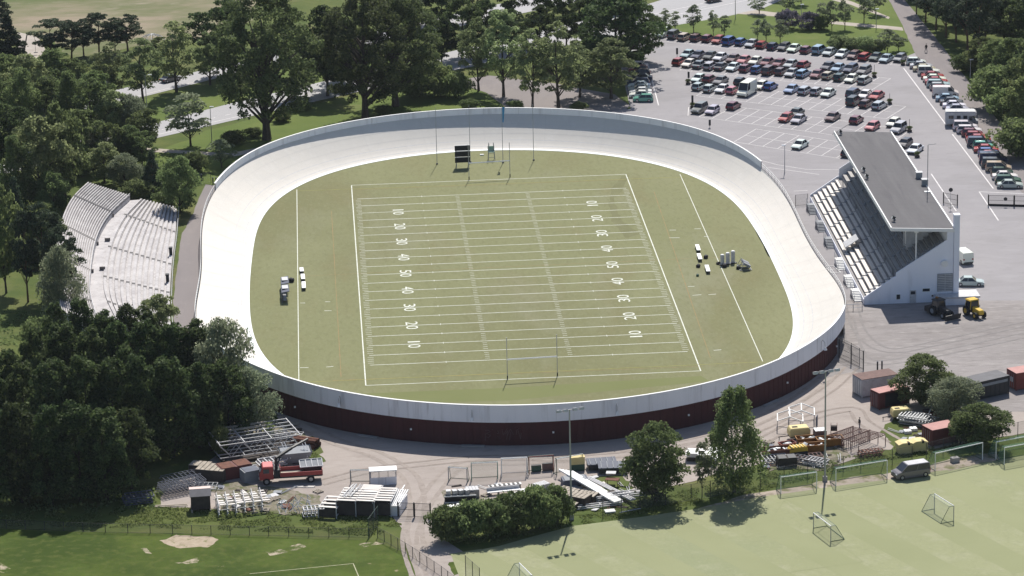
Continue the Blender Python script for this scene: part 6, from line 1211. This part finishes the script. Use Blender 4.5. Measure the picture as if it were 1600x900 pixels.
# loose scrap that nothing tells apart, lying through the yards
random.seed(77)
def scrap(area, n, where):
    for k in range(n):
        px, py = random.uniform(area[0], area[2]), random.uniform(area[1], area[3]); kd = random.choice(('plank', 'pipe', 'sheet', 'pallet')); p = G(px, py) + Vector((0, 0, .06)); rz = random.uniform(0, 3.1); b = MB()
        if kd == 'plank':
            l = random.uniform(.8, 2.2); b.cbox((0, 0, .06), (l, .2, .08)); b.cbox((.1, .26, .04), (l * .9, .18, .07), rz=.06); o = b.build('loose_plank', M[random.choice(('timber', 'timberdark', 'bench'))])
        elif kd == 'pipe':
            l = random.uniform(.8, 1.8); b.bar((-l, 0, .08), (l, 0, .14), .055, n=5); b.bar((-l * .8, .2, .06), (l * .9, .3, .06), .045, n=5); o = b.build('loose_pipe', M[random.choice(('steel', 'pale', 'rust'))])
        elif kd == 'sheet':
            b.cbox((0, 0, .14), (random.uniform(.8, 1.5), random.uniform(.6, 1.1), .04), rx=random.uniform(-.15, .15)); b.cbox((.1, .1, .05), (.9, .7, .05)); o = b.build('loose_sheet', M[random.choice(('grey', 'pale', 'bluegrey', 'rust'))])
        else:
            for q in range(4): b.cbox((0, -.45 + q * .3, .17), (1.2, .16, .04))
            for q in (-.5, 0, .5): b.cbox((q, 0, .08), (.1, 1.0, .13))
            o = b.build('wooden_pallet', M[random.choice(('timber', 'timberdark'))])
        o.location = p; o.rotation_euler.z = rz; tag(o, {'plank': 'loose planks', 'pipe': 'loose pipes', 'sheet': 'loose metal sheet', 'pallet': 'wooden pallet'}[kd] + ' lying among the scrap ' + where, {'plank': 'planks', 'pipe': 'pipes', 'sheet': 'metal sheet', 'pallet': 'pallet'}[kd], 'loose scrap ' + where)
scrap((345, 655, 470, 735), 34, 'round the truss stack'); scrap((330, 760, 500, 800), 26, 'along the left fence'); scrap((690, 758, 860, 795), 22, 'behind the hedge'); scrap((875, 745, 990, 800), 34, 'beside the white beams'); scrap((1195, 690, 1320, 732), 40, 'of the machine heap'); scrap((1390, 655, 1450, 690), 10, 'beside the compressor')
# middle yard
rk = thing('sign_rack', 'dark rack with white edged boards behind the hedge', 'rack', G(719, 784), R_(1)); b = MB(); b.box(-2.0, 2.0, -.5, .5, .15, 1.0); b.build('body', M['black'], rk); b = MB(); b.box(-2.1, 2.1, -.58, -.51, .95, 1.1); b.box(-2.0, 2.0, -.58, -.51, .1, .22); b.build('white_edges', M['white'], rk)
for k in range(4): b = MB(); b.cbox((-1.5 + k * .8, .1, 1.35), (.6, .7, .6), rz=.2 * k); b.build('grey_box', M['steel'], rk)
crate(738, 776, 6, 1.7, 1.4, 1.1, 'pale slatted basket right of the dark rack', 'steel', 4, 'basket', lid='pale')
for px, py, tx in ((702, 797, 'white panel lying behind the hedge, left one'), (724, 794, 'white panel lying behind the hedge, right one'), (806, 775, 'white sheet heap above the hedge, left one'), (822, 770, 'white sheet heap above the hedge, middle one'), (836, 776, 'white sheet heap above the hedge, right one')):
    t = thing('sheet_heap', tx, 'panels', G(px, py), R_(px % 40 - 10), 'white panels behind the hedge'); random.seed(px)
    for k in range(3): b = MB(); b.cbox((random.uniform(-.2, .2), random.uniform(-.15, .15), .1 + .14 * k), (1.6, 1.3, .1), rz=random.uniform(-.2, .2)); b.build('panel', M['white'], t)
crate(846, 764, 30, 1.9, 1.3, .7, 'pale ribbed sheet box above the hedge bushes', 'pale', 6, 'sheet_box', lid='pale')
for px, py, tx, mm in ((789, 763, 'dark bench set with striped top among the stored goals', 1), (787, 772, 'curved white bench in front of the striped one', 0)):
    t = thing('slatted_bench', tx, 'bench', G(px, py), R_(9)); b = MB(); b.box(-2.2, 2.2, -.35, .35, .45, .55); b.build('seat', M['white'], t); b = MB()
    for x in (-2, -.7, .7, 2): b.box(x - .08, x + .08, -.3, .3, 0, .45)
    b.build('legs', M['dark'], t)
    if mm:
        b = MB()
        for k in range(7): b.box(-2.1 + k * .62, -1.8 + k * .62, -.36, .36, .552, .6)
        b.build('dark_stripes', M['dark'], t)
    else: b = MB(); b.box(-2.2, 2.2, .3, .38, .55, .95); b.build('backrest', M['pale'], t)
cb = thing('tool_cabinet', 'yellow and green cabinet standing in the green goal frame', 'cabinet', G(902, 735), R_(6)); b = MB(); b.box(-.95, .95, -.5, .5, .1, 1.0); b.build('lower_part', M['green'], cb); b = MB(); b.box(-.95, .95, -.5, .5, 1.0, 1.95); b.build('upper_part', M['cream'], cb); b = MB(); b.box(-1.0, 1.0, -.55, .55, 1.95, 2.03); b.build('top', M['cream'], cb)
for px, py, s_, cm, tx in ((838, 737, .9, 'green', 'dark green mat rolled in the goal with the red crossbar'), (856, 735, 1.0, 'brownbar', 'brown screen leaning in the goal with the red crossbar')):
    t = thing('folded_mat', tx, 'mat', G(px, py), .1); b = MB(); b.cbox((0, 0, .55 * s_), (1.5 * s_, .4, .95 * s_), rx=-.12); b.build('mat', M[cm], t, bevel=.08); b = MB(); b.cbox((0, -.05, 1.05 * s_), (1.4 * s_, .45, .06)); b.build('strap', M['dark'], t)
for px, py, rz, tx in ((940, 732, 4, 'dark flat trailer left behind the white beams'), (958, 738, -2, 'dark flat trailer right behind the white beams, tilted bed')):
    t = thing('flat_trailer', tx, 'trailer', G(px, py), R_(rz), 'dark flat trailers'); b = MB(); b.cbox((0, 0, 1.05), (4.0, 2.0, .14), rx=.12); b.build('bed', M['bluegrey'], t); b = MB()
    for k in range(5): b.cbox((-1.6 + k * .8, 0, 1.16), (.1, 1.9, .08), rx=.12)
    b.build('ribs', M['grey'], t); b = MB(); b.box(-1.9, 1.9, -.95, .95, .3, .9); b.build('frame', M['dark'], t)
    for s_ in (-1, 1): b = MB(); b.bar((0, s_ * .96, .32), (0, s_ * 1.12, .32), .32, n=12); b.build('wheel', M['black'], t)
bm_ = thing('beam_pile', 'pile of long white beams lying aslant by the floodlight mast', 'beams', G(924, 768), R_(-62)); 
for k in range(5): b = MB(); b.cbox((.1 * k, -.7 + k * .32, .95 - .04 * k), (13.5 - .4 * k, .26, .2), ry=R_(2)); b.build('beam', M['white'], bm_)
for k in range(3): b = MB(); b.cbox((1.8, 1.5 + k * .3, .6), (10.5, .18, .16), rz=.03); b.build('thin_beam', M['pale'], bm_)
b = MB(); b.box(-4.5, -3.8, -1.2, 1.6, 0, .8); b.box(2.8, 3.5, -1.2, 1.6, 0, .8); b.build('support', M['timberdark'], bm_)
for i, (px, py, rz, L, W, h, tx) in enumerate(((888, 777, -40, 2.8, 1.8, 1.0, 'stack of weathered boards left of the floodlight mast'), (903, 788, -35, 3.2, 2.0, 1.3, 'stack of weathered boards under the white beams'), (918, 783, -30, 2.6, 1.8, 1.0, 'stack of weathered boards right of the floodlight mast'), (888, 796, -30, 2.4, 1.4, .8, 'low dark heap of boards by the hedge end'))): crate(px, py, rz, L, W, h, tx, 'timberdark', 5, 'timber_stack', lid='timber')
crate(898, 757, 6, 3.4, 1.8, .9, 'low blue-grey tub below the yellow cabinet', 'bluegrey', 1, 'steel_tub', lid='grey'); frames(968, 779, 12, 7.5, .9, 3, 'long pale rails lying along the fence left of the round tree', 'pale', bars=3, thick=.14); frames(935, 793, 10, 6.0, .7, 2, 'pale rails in the grass under the fence', 'pale', bars=2, thick=.12)
tl = thing('work_table', 'rusty work table with a pale box near the dark trailers', 'table', G(957, 760), R_(-20)); b = MB(); b.box(-.9, .9, -.55, .55, 1.0, 1.08); b.build('top', M['rust'], tl); b = MB()
for x in (-.8, .8):
    for y in (-.45, .45): b.bar((x, y, 0), (x, y, 1.0), .05, n=4)
b.build('legs', M['rust'], tl); bx = thing('pale_box', 'pale flat box on the rusty work table', 'box', G(955, 755) + Vector((0, 0, 1.3)), R_(-10)); b = MB(); b.cbox((0, 0, .1), (1.2, .9, .2)); b.build('box', M['timber'], bx); b = MB(); b.cbox((0, 0, .22), (1.3, 1.0, .05)); b.build('lid', M['pale'], bx)
sl_ = thing('concrete_slab', 'white slab lying on the grass before the turf edge', 'slab', G(953, 801), R_(8)); b = MB(); b.cbox((0, 0, .25), (1.35, 1.0, .14)); b.build('slab', M['white'], sl_); b = MB(); b.cbox((0, 0, .09), (1.0, .7, .18)); b.build('plinth', M['stone'], sl_)
# right yard
for i, (px, py, tx) in enumerate(((1086, 718, 'stack of white panels behind the sapling'), (1106, 722, 'white panels seen through the birch, middle stack'), (1122, 714, 'white panels behind the birch, right stack'))):
    t = thing('panel_stack', tx, 'panels', G(px, py), R_(-14), 'white panel stacks'); random.seed(px)
    for k in range(4): b = MB(); b.cbox((random.uniform(-.2, .2), random.uniform(-.2, .2), .7 + k * .17), (2.4, 2.1, .12), rz=random.uniform(-.1, .1)); b.build('panel', M['white'], t)
    b = MB(); b.box(-1, 1, -.9, .9, 0, .62); b.build('base', M['timberdark'], t)
for px, py, tx in ((1234, 668, 'open white tent frame, nearer one above the yellow generator'), (1252, 658, 'open white tent frame, farther one in the gravel yard')):
    t = thing('tent_frame', tx, 'tent frame', G(px, py), R_(-8), 'white tent frames'); b = MB(); b.poly([(-1.7, -1.5, 1.5), (0, -1.5, 2.1), (1.8, -1.5, 1.4), (1.8, 1.5, 1.4), (0, 1.5, 2.1), (-1.7, 1.5, 1.5), (-1.7, -1.5, 1.5)], .09, 4); b.bar((0, -1.5, 2.1), (0, 1.5, 2.1), .09, n=4); b.build('roof_frame', M['white'], t); b = MB()
    for x, z in ((-1.7, 1.5), (1.8, 1.4)):
        for y in (-1.5, 1.5): b.bar((x, y, 0), (x, y, z), .04, n=4)
    b.build('legs', M['grey'], t)
pb = thing('notice_panel', 'grey-blue upright panel right of the white tent frames', 'panel', G(1276, 668), R_(70)); b = MB(); b.box(-.6, .6, -.04, .04, .2, 1.7); b.build('board', M['bluegrey'], pb); b = MB(); b.bar((-.5, 0, 0), (-.5, 0, .2), .05); b.bar((.5, 0, 0), (.5, 0, .2), .05); b.build('feet', M['steel'], pb)
def skip(px, py, rz, L, W, h, tx, m_):
    t = thing('open_skip', tx, 'skip', G(px, py) + Vector((0, 0, .04)), R_(rz)); b = MB(); l0, l1, w0, w1 = L / 2 - .3, L / 2, W / 2 - .2, W / 2
    b.add([(-l0, -w0, .1), (l0, -w0, .1), (l0, w0, .1), (-l0, w0, .1), (-l1, -w1, h), (l1, -w1, h), (l1, w1, h), (-l1, w1, h)], [(0, 1, 2, 3), (0, 1, 5, 4), (1, 2, 6, 5), (2, 3, 7, 6), (3, 0, 4, 7)]); b.build('tub', M[m_], t, fix=False); b = MB()
    for a, c in (((-l1, -w1, h), (l1, -w1, h)), ((l1, -w1, h), (l1, w1, h)), ((l1, w1, h), (-l1, w1, h)), ((-l1, w1, h), (-l1, -w1, h))): b.bar(a, c, .07, n=4)
    b.build('rim', M[m_], t); b = MB(); random.seed(px)
    for k in range(9): b.cbox((random.uniform(-l0, l0) * .9, random.uniform(-w0, w0) * .8, h * .75 + random.uniform(0, .25)), (random.uniform(.3, .9), random.uniform(.2, .6), .12), rz=random.uniform(0, 3), rx=random.uniform(-.4, .4))
    b.build('scrap_filling', M['timberdark' if k % 2 else 'steel'], t)
skip(1214, 714, 8, 4.2, 1.8, 1.2, 'rusty orange trough at the left of the machine heap', 'rust'); skip(1262, 694, 4, 3.2, 1.5, 1.0, 'orange trough below the yellow generator', 'orange'); skip(1270, 706, 4, 3.4, 1.4, 1.1, 'orange trough left of the floodlight mast', 'orange'); skip(1296, 697, 6, 3.6, 1.5, 1.2, 'orange trough right of the floodlight mast', 'orange'); skip(1230, 705, 20, 2.2, 1.2, 1.2, 'red toothed bucket in the machine heap', 'red')
mc = thing('road_sweeper_brush', 'bright yellow machine with black rollers in the machine heap', 'machine', G(1246, 712), R_(12)); b = MB(); b.prism([(-1.3, .5), (-1.3, 1.1), (-.9, 1.4), (1.1, 1.4), (1.3, 1.1), (1.3, .5)], -.6, .6); b.build('housing', M['yellow'], mc, bevel=.06); b = MB()
for k in range(5): b.box(-1.0 + k * .45, -.85 + k * .45, -.5, .5, 1.41, 1.5)
b.build('slots', M['cream'], mc); b = MB(); b.bar((-1.2, -.65, .4), (1.2, -.65, .4), .35, n=10); b.build('roller', M['black'], mc)
for i, (px, py, L, W, lay, tx, m_) in enumerate(((1268, 716, 3.4, 1.4, 2, 'brownish boards laid below the orange trough', 'brownbar'), (1262, 724, 3.6, 1.4, 3, 'dark rails lying aslant by the smaller goal', 'hide'), (1274, 726, 3.0, 1.5, 3, 'white lattice frames beside the floodlight mast', 'pale'), (1210, 722, 3.2, 1.6, 3, 'tangle of pale rails under the birch', 'pale'), (1360, 712, 3.2, 1.2, 3, 'low heap of reddish rails behind the wide goal', 'rust'))): frames(px, py, -35 if i in (1, 2) else 10, L, W, lay, tx, m_, bars=6, thick=.1, jit=.2)
crate(1229, 727, 4, 2.6, 1.5, 1.2, 'dark open box before the machine heap', 'timberdark', 2, 'steel_box', lid='dark')
crate(1281, 690, 4, 1.6, 1.4, 1.7, 'tall cage box with white rails left of the brown rack', 'brownbar', 4, 'cage_box', lid='white')
cs = thing('cable_drum', 'brown wooden cable drum left of the brown rack', 'cable drum', G(1303, 677), R_(80)); b = MB()
for y in (-.45, .38): b.bar((0, y, .75), (0, y + .07, .75), .75, n=18)
b.build('flange', M['brownbar'], cs); b = MB(); b.bar((0, -.38, .75), (0, .38, .75), .4, n=12); b.build('core', M['timberdark'], cs)
br = thing('scaffold_rack', 'large rack of brown bars, two sloping stacks in the gravel yard', 'rack', G(1338, 694), R_(-52))
for s_ in range(2):
    for k in range(13):
        b = MB(); y = -2.6 + k * .42; x0 = -3.0 + s_ * 3.1; b.bar((x0, y, 1.15 + .25 * s_), (x0 + 2.9, y, 1.35 + .25 * s_), .055, n=4); b.bar((x0 + .05, y, .05), (x0 + .05, y, 1.15 + .25 * s_), .04, n=4); b.build('bar', M['brownbar'], br)
    b = MB()
    for x in (-2.95, -1.5, -.15): b.bar((x + 3.1 * s_, -2.8, 1.2 + .25 * s_), (x + 3.1 * s_, 2.6, 1.2 + .25 * s_), .07, n=4); b.bar((x + 3.1 * s_, -2.8, 0), (x + 3.1 * s_, -2.8, 1.2), .06, n=4); b.bar((x + 3.1 * s_, 2.6, 0), (x + 3.1 * s_, 2.6, 1.2), .06, n=4)
    b.build('cross_beam', M['brownbar'], br)
frames(1434, 664, -30, 4.0, 2.0, 5, 'sloping heap of grey grates right of the compressor', 'steel', bars=9, thick=.14, jit=.3); frames(1420, 661, -32, 2.6, 1.6, 4, 'small heap of grey grates beside the compressor', 'steel', bars=6, thick=.14, jit=.2)
for px, py, tx in ((1418, 677, 'white crate on the gravel, left of two'), (1427, 673, 'white crate on the gravel, right of two')): crate(px, py, 6, 1.0, .9, .35, tx, 'white', 2, 'white_crate')
crate(1470, 652, -10, 5.0, 1.2, .9, 'dark red scrap beam heap under the grey-green tree', 'rust', 3, 'scrap_heap', lid='timberdark'); b = MB(); b.bar((0, 0, 0), (3.5, -.8, .5), .09); b.bar((.5, -.3, 0), (1.4, -.2, 1.8), .07); o = b.build('bent_pipe', M['pale']); o.location = G(1440, 655); tag(o, 'pale bent pipe sticking up from the scrap under the trees', 'pipe')
bl2 = thing('concrete_block', 'pale concrete block on the sand beside the wide goal', 'block', G(1492, 722), .3); b = MB(); b.cbox((0, 0, .35), (1.1, .8, .7)); b.build('block', M['stone'], bl2, bevel=.06); b = MB(); b.poly([(-.2, 0, .7), (0, 0, .9), (.2, 0, .7)], .03); b.build('lifting_eye', M['dark'], bl2)
wr_ = thing('white_barrier', 'white barrier rail on the asphalt right of the low dense tree', 'barrier', G(1563, 662), YAW((1563, 655), (1590, 672))); b = MB(); b.box(-2.6, 2.6, -.06, .06, .75, .95); b.build('rail', M['white'], wr_); b = MB()
for x in (-2.4, 0, 2.4): b.bar((x, 0, 0), (x, 0, .8), .06)
b.build('post', M['grey'], wr_)
sw = thing('playground_swing', 'dark swing frame on the playground at the upper left', 'swing', G(56, 86), R_(8)); b = MB()
for x in (-2.6, 2.6): b.bar((x, -1.4, 0), (x * .6, 0, 4.4), .1); b.bar((x, 1.4, 0), (x * .6, 0, 4.4), .1)
b.bar((-1.6, 0, 4.4), (1.6, 0, 4.4), .1); b.build('frame', M['dark'], sw); b = MB(); b.bar((0, 0, 4.4), (0, 0, .6), .03); b.box(-.4, .4, -.2, .2, .5, .6); b.build('seat', M['dark'], sw)
dm = thing('climbing_dome', 'pale dome shaped climbing frame behind the street trees', 'climbing frame', G(238, 72)); b = MB()
for k in range(6):
    a = math.pi * k / 6; b.poly([(3.2 * math.cos(t_) * math.cos(a), 3.2 * math.cos(t_) * math.sin(a), 2.6 * math.sin(t_)) for t_ in np.linspace(0, math.pi, 13)], .06, 4)
b.build('arches', M['pale'], dm); b = MB()
for z in (.9, 1.8):
    r = 3.2 * math.sqrt(1 - (z / 2.6) ** 2); b.poly([(r * math.cos(t_), r * math.sin(t_), z) for t_ in np.linspace(0, 2 * math.pi, 25)], .05, 4)
b.build('rings', M['pale'], dm)
fence([(228, 300), (262, 296), (305, 288), (330, 286)], 2.0, 3.0, 'mesh_fence', 'wire fence with thin posts between spruce and track gate')

# ================================================================== SUMMER HAZE
hz = MB(); hz.box(-3020, 3020, -1520, 4020, -1.0, 156.0); o = hz.build('haze', [], None)
m = D.materials.new('haze_air'); m.use_nodes = True; t = m.node_tree; t.nodes.remove(t.nodes['Principled BSDF']); v = t.nodes.new('ShaderNodeVolumePrincipled')
v.inputs['Color'].default_value = (0.80, 0.87, 1.0, 1); v.inputs['Density'].default_value = 0.00003; v.inputs['Anisotropy'].default_value = 0.2
t.links.new(v.outputs[0], t.nodes['Material Output'].inputs['Volume']); o.data.materials.clear(); o.data.materials.append(m); o['kind'] = 'stuff'
